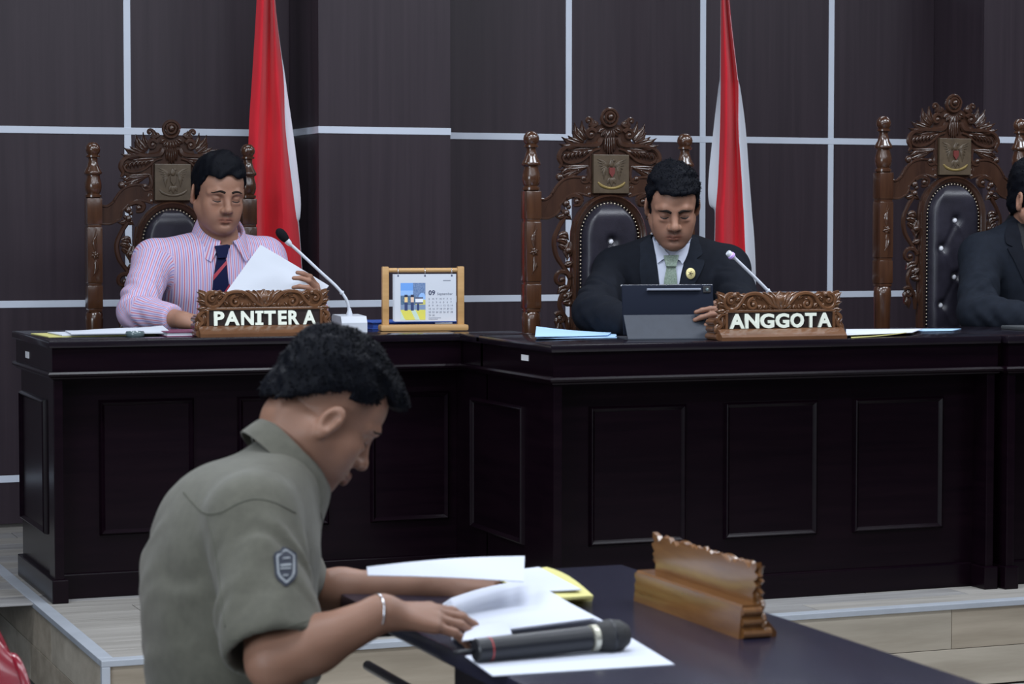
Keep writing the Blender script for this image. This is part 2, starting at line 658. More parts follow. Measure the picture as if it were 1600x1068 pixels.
# ------------------------------------------------------------------ carved relief toolkit (2D design in u, v with height w)
m_teak = mat('carved_teak', (0.030, 0.013, 0.0085), 0.27, spec=0.5, scale=(26, 26, 5), col2=(0.054, 0.024, 0.014), detail=5, coat=0.35)
m_teak_light = mat('turned_teak', (0.040, 0.016, 0.009), 0.22, spec=0.5, scale=(45, 45, 4), col2=(0.078, 0.033, 0.016), detail=5, coat=0.5)
m_emblem = mat('emblem_wood', (0.060, 0.041, 0.025), 0.42, spec=0.5, scale=(30, 30, 30), col2=(0.092, 0.065, 0.040))
m_gilt = mat('gilt_paint', (0.22, 0.155, 0.05), 0.4, metal=0.3, var=0.2, scale=(60, 60, 60))
m_redp = mat('red_paint', (0.13, 0.022, 0.018), 0.5)
m_leather = mat('black_leather', (0.022, 0.020, 0.030), 0.36, spec=0.5, var=0.3, scale=(14, 14, 14), bump=0.25, bscale=(320, 320, 320))
m_brass = mat('nail_brass', (0.55, 0.47, 0.36), 0.28, metal=0.9)
m_crystal = mat('crystal_button', (0.86, 0.86, 0.92), 0.12, spec=0.8)


class Relief(MB):
    def __init__(s, fn):
        super().__init__()
        s.fn = fn

    def p(s, u, v, w):
        return Vector(s.fn(u, v, w))

    def vine(s, pts, rads, w=0.0, n=6, sub=6, sq=0.8):
        """Half-round stem through 2D points."""
        if not hasattr(rads, '__len__'):
            rads = [rads] * len(pts)
        q = catmull([(a, b, r) for (a, b), r in zip(pts, rads)], sub)
        pts3 = [s.p(a, b, w) for a, b, r in q]
        nrm = s.p(0, 0, 1) - s.p(0, 0, 0)
        s.tube(pts3, [max(r, 0.0004) for a, b, r in q], n=n, flat=(nrm, sq))

    def spiral(s, c, r0, r1, a0, a1, t0, t1, w=0.0, n=6, steps=18, ball=0.0):
        pts = []
        for i in range(steps + 1):
            f = i / steps
            a = a0 + (a1 - a0) * f
            r = r0 + (r1 - r0) * f
            pts.append((c[0] + r * math.cos(a), c[1] + r * math.sin(a)))
        nrm = s.p(0, 0, 1) - s.p(0, 0, 0)
        s.tube([s.p(a, b, w) for a, b in pts], [t0 + (t1 - t0) * i / steps for i in range(steps + 1)], n=n, flat=(nrm, 0.9))
        if ball:
            s.knob(c, ball, w)

    def knob(s, c, r, w=0.0, hz=1.0):
        vs, fs = [], []
        rings, n = 4, 10
        for i in range(rings + 1):
            ph = PI / 2 * i / rings
            for k in range(n):
                a = 2 * PI * k / n
                vs.append(s.p(c[0] + r * math.cos(ph) * math.cos(a), c[1] + r * math.cos(ph) * math.sin(a), w + r * hz * math.sin(ph)))
        for i in range(rings):
            for k in range(n):
                k2 = (k + 1) % n
                fs.append((i * n + k, i * n + k2, (i + 1) * n + k2, (i + 1) * n + k))
        fs.append(tuple(range(n))[::-1])
        s.add(vs, fs)

    def leaf(s, a, b, wd, bend=0.0, w=0.0, h=0.006, tipw=0.12, nu=7, nv=6, lift=0.0):
        """Leaf from a to b, half-width wd, sideways bend, grooved midrib, closed back."""
        a = Vector((a[0], a[1]))
        b = Vector((b[0], b[1]))
        d = b - a
        L = d.length
        t = d / L
        nrm = Vector((-t.y, t.x))

        def centre(f):
            return a + d * f + nrm * bend * math.sin(PI * f)

        def fn(f, g):
            q = (g - 0.5) * 2
            hw = wd * (math.sin(PI * min(1, f * 0.88 + 0.10)) ** 0.8) * (1 - (1 - tipw) * max(0, f - 0.55) / 0.45)
            c = centre(f)
            c2 = centre(min(1, f + 0.02)) - centre(max(0, f - 0.02))
            nn = Vector((-c2.y, c2.x)).normalized()
            pt = c + nn * hw * q
            hh = h * (0.25 + 0.75 * (1 - abs(abs(q) - 0.45) / 0.55)) * (0.4 + 0.6 * math.sin(PI * min(1, f + 0.12))) + lift * f * f
            if abs(q) > 0.99:
                hh = lift * f * f
            return s.p(pt.x, pt.y, w + hh)
        nd_ = s.p(0, 0, 1) - s.p(0, 0, 0)
        s.grid(fn, nu, nv, thick=h * 0.9, nrm=nd_)

    def slab(s, poly, w0, w1):
        s.prism(poly, w0, w1, lambda u, v, w: s.p(u, v, w))


def mirror_relief(fn):
    return lambda u, v, w: fn(-u, v, w)


def finish_normals(o):
    bm = bmesh.new()
    bm.from_mesh(o.data)
    bmesh.ops.recalc_face_normals(bm, faces=bm.faces)
    bm.to_mesh(o.data)
    bm.free()


# ------------------------------------------------------------------ carved judges' chairs
def cm(x, y):        # crest drawing -> chair coordinates (u, z)
    return ((x - 550) / 2622.0, 1.500 - y / 2819.0)


def sm(x, y):        # side carving drawing -> chair coordinates
    return ((800 + x / 4.45 - 953) / 442.0, 1.37 + (350 - (300 + y / 4.45)) / 475.0 - 0.27)


POST_Z = 1.403       # finial top above the chair's floor


def chair_parts(root, gilt, buttons=True):
    A = lambda u, v, w: (u, -w, v)           # chair-local: faces -y
    # ---- posts: turned top, square shaft with carved flower, turned foot
    for sx in (-1, 1):
        u0 = sx * 0.275
        mb = MB()
        top = POST_Z
        prof = [(0.004, top), (0.015, top - 0.003), (0.0235, top - 0.014), (0.026, top - 0.024), (0.0245, top - 0.034), (0.018, top - 0.043),
                (0.024, top - 0.046), (0.024, top - 0.052), (0.0165, top - 0.055), (0.0155, top - 0.064), (0.021, top - 0.085),
                (0.030, top - 0.101), (0.0315, top - 0.106), (0.030, top - 0.110), (0.0235, top - 0.115), (0.0235, top - 0.122),
                (0.0285, top - 0.140), (0.0295, top - 0.156), (0.026, top - 0.172), (0.022, top - 0.178), (0.0285, top - 0.182), (0.0285, top - 0.190), (0.022, top - 0.193)]
        mb.lathe([(r, z) for r, z in prof][::-1], (u0, 0, 0), n=18)
        cap = [(0.0, 0.0)]
        hw = 0.0265
        for z1, z0 in ((top - 0.193, top - 0.285), (top - 0.293, top - 0.487), (top - 0.495, top - 0.575)):
            mb.box((u0 - hw, -hw, z0), (u0 + hw, hw, z1), bev=0.004)
        for z in (top - 0.289, top - 0.491, top - 0.580):
            mb.box((u0 - hw + 0.003, -hw + 0.003, z - 0.006), (u0 + hw - 0.003, hw - 0.003, z + 0.006), bev=0.002)
        zz = top - 0.585
        mb.lathe([(r, z) for r, z in [(0.020, zz - 0.42), (0.024, zz - 0.40), (0.027, zz - 0.2), (0.029, zz - 0.06), (0.031, zz - 0.03), (0.029, zz - 0.006), (0.024, zz)]], (u0, 0, 0), n=18)
        po = mb.build('post', m_teak_light, root, smooth=True, angle=0.7)
        r = Relief(lambda u, v, w, u0=u0: (u0 + u, -hw - w, v))
        zc = top - 0.39
        for k in range(6):
            a = 2 * PI * k / 6 + 0.3
            r.leaf((0, zc), (0.017 * math.cos(a), zc + 0.017 * math.sin(a)), 0.006, 0, 0, 0.005)
        r.knob((0, zc), 0.005, 0.002)
        for q in (-1, 1):
            r.leaf((0, zc + q * 0.016), (0.010 * q, zc + q * 0.075), 0.008, 0.008, 0, 0.005)
            r.leaf((0, zc + q * 0.016), (-0.014 * q, zc + q * 0.05), 0.006, -0.006, 0, 0.004)
            r.vine([(0.0, zc + q * 0.012), (-0.004, zc + q * 0.05), (0.004, zc + q * 0.088)], [0.003, 0.002, 0.001])
        o = r.build('post_carving', m_teak_light, po, smooth=True, angle=0.9)
        finish_normals(o)
        mb = MB()
        z1 = zz - 0.415
        mb.lathe([(0.018, 0.0), (0.022, 0.01), (0.024, z1 * 0.6), (0.019, z1)], (u0, 0, 0), n=14)
        lg = mb.build('leg', m_teak_light, root, smooth=True, angle=0.7)
    # ---- arched back frame
    hw, ri = 0.132, 0.106
    zc, zb = 1.058, 0.44

    def arch(rad, hwid, z0, n=22):
        # slightly squashed arch: straight sides then an elliptical head
        pts = [(-hwid, z0)]
        for i in range(n + 1):
            a = PI - PI * i / n
            pts.append((hwid * math.cos(a), zc + rad * math.sin(a)))
        pts.append((hwid, z0))
        return pts
    outer, inner = arch(0.142, hw, zb), arch(0.116, ri, zb)
    mb = MB()
    prof = [(0.0, -0.018), (0.0, 0.010), (0.25, 0.020), (0.45, 0.016), (0.6, 0.014), (0.8, 0.012), (1.0, 0.004), (1.0, -0.018)]
    vs, fs = [], []
    n = len(outer)
    for (ou, ov), (iu, iv) in zip(outer, inner):
        for f, w in prof:
            vs.append(A(ou + (iu - ou) * f, ov + (iv - ov) * f, w))
    m = len(prof)
    for i in range(n - 1):
        for k in range(m):
            k2 = (k + 1) % m
            fs.append((i * m + k, i * m + k2, (i + 1) * m + k2, (i + 1) * m + k))
    mb.add(vs, fs)
    fr = mb.build('back_frame', m_teak, root, smooth=True, angle=0.7)
    finish_normals(fr)
    # ---- leather cushion with tufts
    bt = [(0, 1.045), (-0.054, 0.948), (0.054, 0.948), (0.0, 0.848), (-0.054, 0.750), (0.054, 0.750), (0.0, 0.652), (-0.054, 0.555), (0.054, 0.555)]
    mb = MB()

    def cush(f, g):
        z = zb + 0.01 + (1.155 - zb) * g
        half = ri - 0.006
        if z > zc:
            half = (ri - 0.006) * math.sqrt(max(0.0, 1 - ((z - zc) / 0.112) ** 2))
        q = 2 * f - 1
        u = q * half
        edge = min(1, (1 - abs(q)) / 0.25) * min(1, (1.170 - z) / 0.05)
        w = 0.000 + 0.034 * math.sin(PI / 2 * max(0, edge)) ** 0.7
        for bu, bz in bt:
            d = math.hypot(u - bu, z - bz)
            w -= 0.017 * math.exp(-(d / 0.016) ** 2)
        for (b1, b2) in ((0, 1), (0, 2), (1, 3), (2, 3), (3, 4), (3, 5), (4, 6), (5, 6)):
            p0, p1 = Vector(bt[b1]), Vector(bt[b2])
            t = max(0, min(1, (Vector((u, z)) - p0).dot(p1 - p0) / (p1 - p0).length_squared))
            d = (Vector((u, z)) - p0 - (p1 - p0) * t).length
            w -= 0.004 * math.exp(-(d / 0.007) ** 2)
        return A(u, z, w)
    mb.grid(cush, 30, 90, thick=0.02, nrm=(0, -1, 0))
    cu = mb.build('back_cushion', m_leather, root, smooth=True)
    finish_normals(cu)
    for bu, bz in bt:
        mb = MB()
        mb.lathe([(0.0092, 0.0), (0.0092, 0.002), (0.0060, 0.0055), (0.002, 0.0065)], (bu, -0.0175, bz), n=8, axis=Matrix.Rotation(PI / 2, 3, 'X'))
        mb.build('button', m_crystal, cu)
    mb = MB()
    nails = arch(0.113, 0.1035, zb)
    pp = [Vector(q) for q in nails]
    L = [0]
    for a, b_ in zip(pp, pp[1:]):
        L.append(L[-1] + (b_ - a).length)
    s_ = 0.006
    while s_ < L[-1]:
        for i in range(len(pp) - 1):
            if L[i] <= s_ <= L[i + 1]:
                q = pp[i] + (pp[i + 1] - pp[i]) * ((s_ - L[i]) / (L[i + 1] - L[i]))
                mb.lathe([(0.0036, 0.0), (0.0028, 0.0022), (0.001, 0.0032)], (q.x, -0.006, q.y), n=6, axis=Matrix.Rotation(PI / 2, 3, 'X'))
                break
        s_ += 0.0125
    tag(mb.build('nail_trim', m_brass, fr), kind='stuff')
    # ---- shoulders between posts and crest
    for sx in (-1, 1):
        fn = A if sx < 0 else mirror_relief(A)
        r = Relief(fn)
        top = catmull([sm(190, 45), sm(240, 48), sm(280, 10), cm(10, 850), cm(60, 770), cm(120, 715), cm(200, 690), cm(300, 695), cm(372, 740)], 5)
        bot = catmull([cm(372, 870), cm(300, 850), cm(230, 838), cm(170, 862), cm(130, 900), cm(80, 960), sm(330, 130), sm(270, 175), sm(190, 180)], 5)
        r.slab(top + bot, -0.012, 0.008)
        r.vine(top[::4], 0.0048, 0.008, sub=4)
        r.vine(bot[::4], 0.0036, 0.008, sub=4)
        o = r.build('shoulder', m_teak, root, smooth=True, angle=0.6)
        finish_normals(o)
        # side scrolls between the post and the frame
        r = Relief(fn)
        r.vine([sm(350, 120), sm(372, 160), sm(330, 240), sm(298, 330), sm(312, 430), sm(360, 510), sm(402, 570), sm(402, 640), sm(370, 690)], [0.006, 0.009, 0.008, 0.009, 0.009, 0.008, 0.007, 0.008, 0.006], 0.0)
        r.spiral(sm(345, 600), 0.030, 0.008, 0.2, 0.2 + 2 * PI, 0.009, 0.006, 0.004, ball=0.009)
        r.vine([sm(402, 640), sm(360, 700), sm(335, 770), sm(360, 840), sm(390, 900), sm(395, 990)], [0.007, 0.010, 0.008, 0.009, 0.010, 0.006], 0.0)
        r.spiral(sm(335, 870), 0.020, 0.006, 2.5, 2.5 - 2 * PI, 0.008, 0.005, 0.004, ball=0.007)
        for (a, b_, wd, bd) in ((sm(372, 150), sm(300, 165), 0.010, 0.006), (sm(372, 150), sm(420, 190), 0.010, 0.0), (sm(330, 300), sm(400, 330), 0.014, 0.010), (sm(320, 330), sm(395, 385), 0.012, 0.010),
                                (sm(330, 360), sm(372, 420), 0.010, 0.006), (sm(405, 340), sm(388, 470), 0.020, 0.0), (sm(420, 480), sm(360, 500), 0.012, 0.004), (sm(395, 660), sm(320, 700), 0.016, -0.006),
                                (sm(395, 690), sm(345, 740), 0.014, 0.006), (sm(420, 690), sm(370, 735), 0.012, 0.0), (sm(360, 760), sm(430, 790), 0.013, 0.006), (sm(340, 850), sm(310, 930), 0.014, 0.0), (sm(330, 900), sm(345, 985), 0.014, 0.0),
                                (sm(400, 860), sm(420, 960), 0.012, 0.0)):
            r.leaf(a, b_, wd, bd, 0.002, 0.008)
        for c_, rr in ((sm(380, 140), 0.012), (sm(378, 75), 0.013), (sm(395, 100), 0.009), (sm(392, 400), 0.013), (sm(372, 715), 0.010), (sm(405, 770), 0.009), (sm(352, 600), 0.010)):
            r.knob(c_, rr, 0.002)
        r.vine([sm(380, 40), sm(430, 20), sm(480, 40), sm(470, 80), sm(430, 90)], [0.008, 0.010, 0.010, 0.008, 0.005], 0.006)
        r.knob(sm(448, 60), 0.010, 0.006)
        r.vine([sm(440, 200), sm(425, 330), sm(430, 470), sm(425, 620), sm(428, 800), sm(430, 960)], 0.006, -0.004)
        o = r.build('side_carving', m_teak, root, smooth=True, angle=0.9)
        finish_normals(o)
    # ---- crest
    r = Relief(A)
    back = [cm(x, y) for x, y in ((392, 870), (330, 700), (360, 620), (330, 570), (120, 590), (85, 520), (100, 440), (200, 405), (330, 395), (350, 330), (400, 230), (470, 200), (630, 200),
                                  (700, 230), (750, 330), (770, 395), (900, 405), (1000, 440), (1015, 520), (980, 590), (770, 570), (740, 620), (770, 700), (708, 870))][::-1]
    r.slab(back, -0.014, 0.002)
    r.knob(cm(545, 150), 0.030, -0.004, 0.5)
    r.spiral(cm(545, 140), 0.029, 0.027, 0, 2 * PI, 0.0055, 0.0055, 0.010, steps=22)
    r.spiral(cm(545, 135), 0.017, 0.015, 0, 2 * PI, 0.005, 0.005, 0.014, steps=18)
    r.knob(cm(545, 130), 0.011, 0.014)
    for k, a in enumerate((-150, -130, -110, -90, -70, -50, -30)):
        q = math.radians(a)
        r.leaf(cm(550 + 55 * math.cos(q), 225 - 35 * math.sin(q)), cm(550 + 125 * math.cos(q), 215 - 125 * math.sin(q)), 0.011, 0, 0.004, 0.008, tipw=0.55)
    for x, l in ((505, 120), (528, 145), (550, 160), (572, 145), (596, 120)):
        r.leaf(cm(550 + (x - 550) * 0.8, 320), cm(x, 330 + l), 0.0075, 0, 0.006, 0.009, tipw=0.75)
    for sx in (-1, 1):
        s = Relief(A if sx < 0 else mirror_relief(A))
        s.spiral(cm(350, 172), 0.014, 0.004, -1.2, 2 * PI - 1.6, 0.006, 0.004, 0.006, ball=0.006)
        s.vine([cm(355, 210), cm(400, 215), cm(440, 190)], [0.006, 0.008, 0.006], 0.004)
        s.leaf(cm(430, 215), cm(395, 150), 0.010, 0.004, 0.004, 0.007)
        s.spiral(cm(372, 295), 0.019, 0.005, 0.4, 0.4 + 2.2 * PI, 0.008, 0.005, 0.008, ball=0.009)
        for (a, b_, wd, bd) in (((330, 340), (220, 190), 0.014, 0.010), ((320, 350), (262, 250), 0.012, 0.006), ((310, 365), (205, 265), 0.012, 0.006), ((300, 375), (165, 310), 0.013, 0.006),
                                ((280, 385), (105, 322), 0.013, 0.006), ((260, 395), (80, 385), 0.013, 0.008), ((345, 330), (290, 170), 0.010, 0.006)):
            s.leaf(cm(*a), cm(*b_), wd, bd, 0.002, 0.009, lift=0.004)
        # main S scroll and its curled end
        s.vine([cm(470, 330), cm(440, 385), cm(340, 400), cm(200, 402), cm(110, 440), cm(78, 510), cm(100, 570), cm(80, 610)], [0.009, 0.011, 0.008, 0.007, 0.008, 0.009, 0.007, 0.004], 0.006)
        s.vine([cm(460, 425), cm(400, 445), cm(350, 490), cm(290, 535), cm(200, 562), cm(130, 545), cm(108, 500)], [0.005, 0.005, 0.005, 0.005, 0.005, 0.005, 0.004], 0.006)
        for i in range(6):
            f = i / 5
            s.leaf(cm(150 + 200 * f, 470 - 20 * f), cm(140 + 165 * f, 540 - 28 * f), 0.0075, -0.006, 0.004, 0.008)
        s.leaf(cm(410, 430), cm(150, 445), 0.013, 0.004, 0.002, 0.006)
        # lower leaf curl
        for (a, b_, wd, bd) in (((350, 590), (80, 585), 0.012, 0.005), ((330, 600), (65, 625), 0.011, 0.004), ((300, 610), (60, 685), 0.012, 0.006), ((250, 620), (140, 690), 0.012, 0.004), ((200, 600), (90, 660), 0.010, 0.0)):
            s.leaf(cm(*a), cm(*b_), wd, bd, 0.003, 0.008)
        s.vine([cm(345, 590), cm(362, 660), cm(345, 725), cm(300, 735), cm(275, 700)], [0.006, 0.008, 0.008, 0.007, 0.005], 0.006)
        s.knob(cm(300, 700), 0.010, 0.006)
        s.knob(cm(90, 690), 0.014, -0.002)
        s.vine([cm(372, 470), cm(372, 620), cm(372, 830)], 0.0045, 0.004)
        s.knob(cm(360, 845), 0.009, 0.002)
        s.leaf(cm(345, 760), cm(352, 840), 0.012, 0.0, 0.004, 0.006)
        r.add(s.v, s.f)
    o = r.build('crest', m_teak, root, smooth=True, angle=0.9)
    finish_normals(o)
    # ---- square plate with the relief of a spread-winged bird
    mb = MB()
    a, b_ = cm(390, 838), cm(722, 480)
    mb.box((a[0], -0.016, a[1]), (b_[0], 0.0, b_[1]), bev=0.002)
    pl = mb.build('emblem_plate', m_emblem, root)
    r = Relief(lambda u, v, w: (u, -0.016 - w, v))
    cx = 556
    for sx in (-1, 1):
        for k in range(7):
            f = k / 6
            r.leaf(cm(cx + sx * (28 + 4 * k), 590 + 10 * f), cm(cx + sx * (140 - 70 * f), 520 + 190 * f), 0.0052, sx * 0.003, 0, 0.004, nu=4, nv=4)
        r.leaf(cm(cx + sx * 14, 690), cm(cx + sx * 40, 755), 0.007, 0, 0, 0.004, nu=4, nv=4)
    r.leaf(cm(cx, 690), cm(cx, 775), 0.010, 0, 0, 0.004, nu=4, nv=4)
    r.leaf(cm(cx, 600), cm(cx - 6, 515), 0.010, 0, 0, 0.006, nu=4, nv=4)
    r.leaf(cm(cx + 4, 535), cm(cx + 38, 538), 0.005, 0, 0, 0.005, nu=4, nv=4)
    e = r.build('emblem_bird', m_emblem, pl, smooth=True)
    finish_normals(e)
    r = Relief(lambda u, v, w: (u, -0.016 - w, v))
    r.slab([cm(cx - 26, 600), cm(cx - 26, 650), cm(cx, 690), cm(cx + 26, 650), cm(cx + 26, 600)], 0, 0.006)
    e = r.build('emblem_shield', m_redp if gilt else m_emblem, pl)
    finish_normals(e)
    r = Relief(lambda u, v, w: (u, -0.016 - w, v))
    r.vine([cm(430, 735), cm(460, 765), cm(510, 785), cm(556, 790), cm(602, 785), cm(652, 765), cm(684, 735)], [0.003, 0.0055, 0.005, 0.0045, 0.005, 0.0055, 0.003], 0, sq=0.5)
    e = r.build('emblem_ribbon', m_gilt if gilt else m_emblem, pl, smooth=True)
    finish_normals(e)
    # ---- lower rail, seat, arms, front legs (mostly behind the desks)
    mb = MB()
    mb.box((-0.27, -0.02, 0.40), (0.27, 0.02, 0.47), bev=0.006)
    mb.build('back_rail', m_teak, root)
    mb = MB()
    mb.box((-0.27, -0.56, 0.36), (0.27, -0.02, 0.42), bev=0.01)
    mb.build('seat_frame', m_teak, root)
    mb = MB()
    mb.box((-0.25, -0.55, 0.415), (0.25, -0.045, 0.475), bev=0.025)
    mb.build('seat', m_leather, root, smooth=True)
    for sx in (-1, 1):
        mb = MB()
        mb.lathe([(0.018, 0.0), (0.026, 0.02), (0.020, 0.12), (0.028, 0.25), (0.022, 0.36)], (sx * 0.245, -0.525, 0), n=12)
        mb.build('leg', m_teak_light, root, smooth=True)


def judge_chair(loc, rz, label, gilt, lift):
    root = empty('carved_chair', loc, rz, label, 'chair', 'carved high-backed bench chairs')
    chair_parts(root, gilt)
    if lift:
        # a taller chair: everything but the legs sits higher, the legs reach down
        for o in list(root.children):
            if o.name.split('.')[0] == 'leg':
                h = max(v.co.z for v in o.data.vertices)
                o.scale = (1, 1, (h + lift) / h)
            else:
                o.location.z += lift
    return root


def at_root(fn, loc, rz):
    pass


# parts are modelled in chair space, so parents get no inverse: place the root afterwards
def place_root(root, loc, rz=0.0):
    for c in root.children_recursive:
        c.matrix_parent_inverse = Matrix.Identity(4)
    root.location = loc
    root.rotation_euler = (0, 0, rz)


for lab, loc, rz, gilt, lift in (
        ('carved high-backed chair behind the man in the striped shirt', (1.892, 8.17, ZP), 0.0, False, 0.0),
        ('carved high-backed chair behind the man with the tablet', (3.120, 7.16, ZP), 0.0, True, 0.018),
        ('carved high-backed chair with crystal buttons showing, behind the turned-away man', (4.425, 7.16, ZP), 0.0, True, 0.088)):
    ch = judge_chair((0, 0, 0), 0.0, lab, gilt, lift)
    place_root(ch, loc, rz)
# ------------------------------------------------------------------ flags
m_fred = mat('red_flag_cloth', (0.62, 0.016, 0.030), 0.75, spec=0.2, var=0.12, scale=(12, 12, 3), bump=0.15, bscale=(500, 500, 500), sheen=0.2)
m_fwhite = mat('white_flag_cloth', (0.72, 0.74, 0.82), 0.8, spec=0.2, var=0.04, scale=(12, 12, 3), bump=0.15, bscale=(500, 500, 500))
m_pole = mat('flag_pole_steel', (0.55, 0.55, 0.58), 0.25, metal=0.9)
m_black = mat('black_plastic', (0.012, 0.012, 0.014), 0.4)


def flag(loc, label, folds, whites, pole_off):
    """folds: list of (py, [(px, depth)...]) cross-sections, top to bottom, one curve of cloth per section;
    whites: per cloth strip True where the cloth is white."""
    root = empty('flag', (loc[0], loc[1], ZP), 0, label, 'flag', 'flags hanging from poles behind the bench')
    yb = loc[1]
    rows = []
    n = len(folds[0][1])
    for py, pts in folds:
        rows.append([(P(px, py, y=yb + dep)) for px, dep in pts])
    SUBV, SUBH = 6, 6
    # interpolate down
    arr = np.array([[list(p) for p in r] for r in rows])          # rows, pts, 3
    dense = []
    for k in range(arr.shape[1]):
        dense.append(catmull([tuple(q) for q in arr[:, k]], SUBV))
    dense = np.array(dense).transpose(1, 0, 2)
    red, white = MB(), MB()
    full = []
    for r in dense:
        full.append(np.array(catmull([tuple(q) for q in r], SUBH)))
    full = np.array(full)
    R = full.shape[0]
    for k in range(n - 1):
        seg = full[:, k * SUBH:(k + 1) * SUBH + 1]
        fn = lambda f, g, seg=seg: Vector(seg[int(round(f * (R - 1))), int(round(g * SUBH))])
        (white if whites[k] else red).grid(fn, R - 1, SUBH, thick=0.0016)
    red.build('red_cloth', m_fred, root, smooth=True, angle=1.0)
    white.build('white_cloth', m_fwhite, root, smooth=True, angle=1.0)
    mb = MB()
    mb.tube([(loc[0], loc[1] + pole_off, ZP + 0.03), (loc[0], loc[1] + pole_off, 2.62)], 0.011, n=12)
    mb.build('pole', m_pole, root, smooth=True, angle=0.6)
    mb = MB()
    mb.lathe([(0.001, 2.70), (0.010, 2.68), (0.020, 2.655), (0.016, 2.63), (0.012, 2.60)][::-1], (loc[0], loc[1] + pole_off, 0), n=14)
    mb.build('finial', m_pole, root, smooth=True)
    mb = MB()
    mb.lathe([(0.15, 0), (0.15, 0.012), (0.13, 0.028), (0.03, 0.045), (0.018, 0.10)], (loc[0], loc[1] + pole_off, ZP), n=28)
    mb.build('base', m_pole, root, smooth=True, angle=0.6)
    return root


# left flag: a red cone of cloth with the white band folded along its right edge
c = P(420, 300, y=8.515)
flag((c.x, 8.44), 'red and white flag hanging between the left chair and the wall column', [
    (-330, [(421, .00), (424, -.02), (426, .01), (428, -.01), (429, .01), (428, .03)]),
    (-100, [(405, .00), (413, -.03), (420, .02), (425, -.02), (428, .02), (427, .05)]),
    (0,    [(401, .00), (412, -.03), (421, .03), (427, -.03), (430, .03), (428, .06)]),
    (120,  [(394, .00), (408, -.035), (419, .03), (432, -.025), (443, .02), (445, .02)]),
    (200,  [(389, .00), (404, -.025), (419, .03), (438, -.03), (446, .02), (457, .02)]),
    (300,  [(387, .00), (400, -.045), (415, .03), (440, -.035), (458, .02), (469, .02)]),
    (338,  [(388, .00), (400, -.045), (414, .03), (442, -.035), (463, .02), (469, .03)]),
    (352,  [(389, .00), (400, -.045), (414, .03), (442, -.035), (466, .03), (465, .05)]),
    (400,  [(391, .00), (402, -.045), (414, .03), (444, -.035), (470, .03), (466, .06)]),
    (480,  [(394, .00), (404, -.045), (415, .03), (446, -.035), (474, .03), (468, .06)]),
    (620,  [(398, .00), (408, -.045), (418, .03), (446, -.035), (472, .03), (468, .06)]),
], [False, False, False, False, True], 0.075)
c = P(1133, 300, y=8.525)
flag((c.x, 8.44), 'red and white flag hanging right of the man with the tablet', [
    (-330, [(1129, .02), (1130, .01), (1130, .00), (1132, -.02), (1133, .01), (1133, .02)]),
    (-100, [(1126, .02), (1126, .01), (1129, -.03), (1133, .02), (1136, -.01), (1136, .01)]),
    (0,    [(1126, .03), (1126, .01), (1130, -.025), (1135, .02), (1139, -.02), (1139, .00)]),
    (110,  [(1125, .04), (1126, .01), (1136, -.03), (1144, .03), (1151, -.02), (1151, .00)]),
    (140,  [(1122, .05), (1126, .01), (1136, -.03), (1146, .03), (1154, -.02), (1157, .01)]),
    (200,  [(1115, .05), (1125, .01), (1136, -.035), (1148, .03), (1154, -.02), (1165, .02)]),
    (280,  [(1107, .05), (1122, .01), (1134, -.035), (1149, .03), (1159, -.02), (1171, .02)]),
    (318,  [(1108, .05), (1119, .01), (1132, -.035), (1149, .03), (1161, -.02), (1174, .02)]),
    (332,  [(1117, .04), (1118, .01), (1131, -.035), (1149, .03), (1162, -.02), (1175, .02)]),
    (380,  [(1117, .03), (1117, .01), (1131, -.035), (1149, .03), (1164, -.02), (1179, .02)]),
    (455,  [(1114, .03), (1114, .01), (1130, -.035), (1149, .03), (1167, -.02), (1181, .02)]),
    (620,  [(1114, .03), (1114, .01), (1130, -.035), (1149, .03), (1166, -.02), (1178, .02)]),
], [True, False, False, False, True], 0.085)

# ------------------------------------------------------------------ carved name plates
m_plate = mat('plate_teak', (0.085, 0.036, 0.017), 0.28, spec=0.5, scale=(6, 40, 40), col2=(0.150, 0.068, 0.031), detail=5, coat=0.4)
m_plate_dk = mat('plate_recess', (0.022, 0.013, 0.012), 0.4, var=0.2, scale=(30, 30, 30))
m_letter = mat('cream_letter', (0.80, 0.84, 0.74), 0.45)


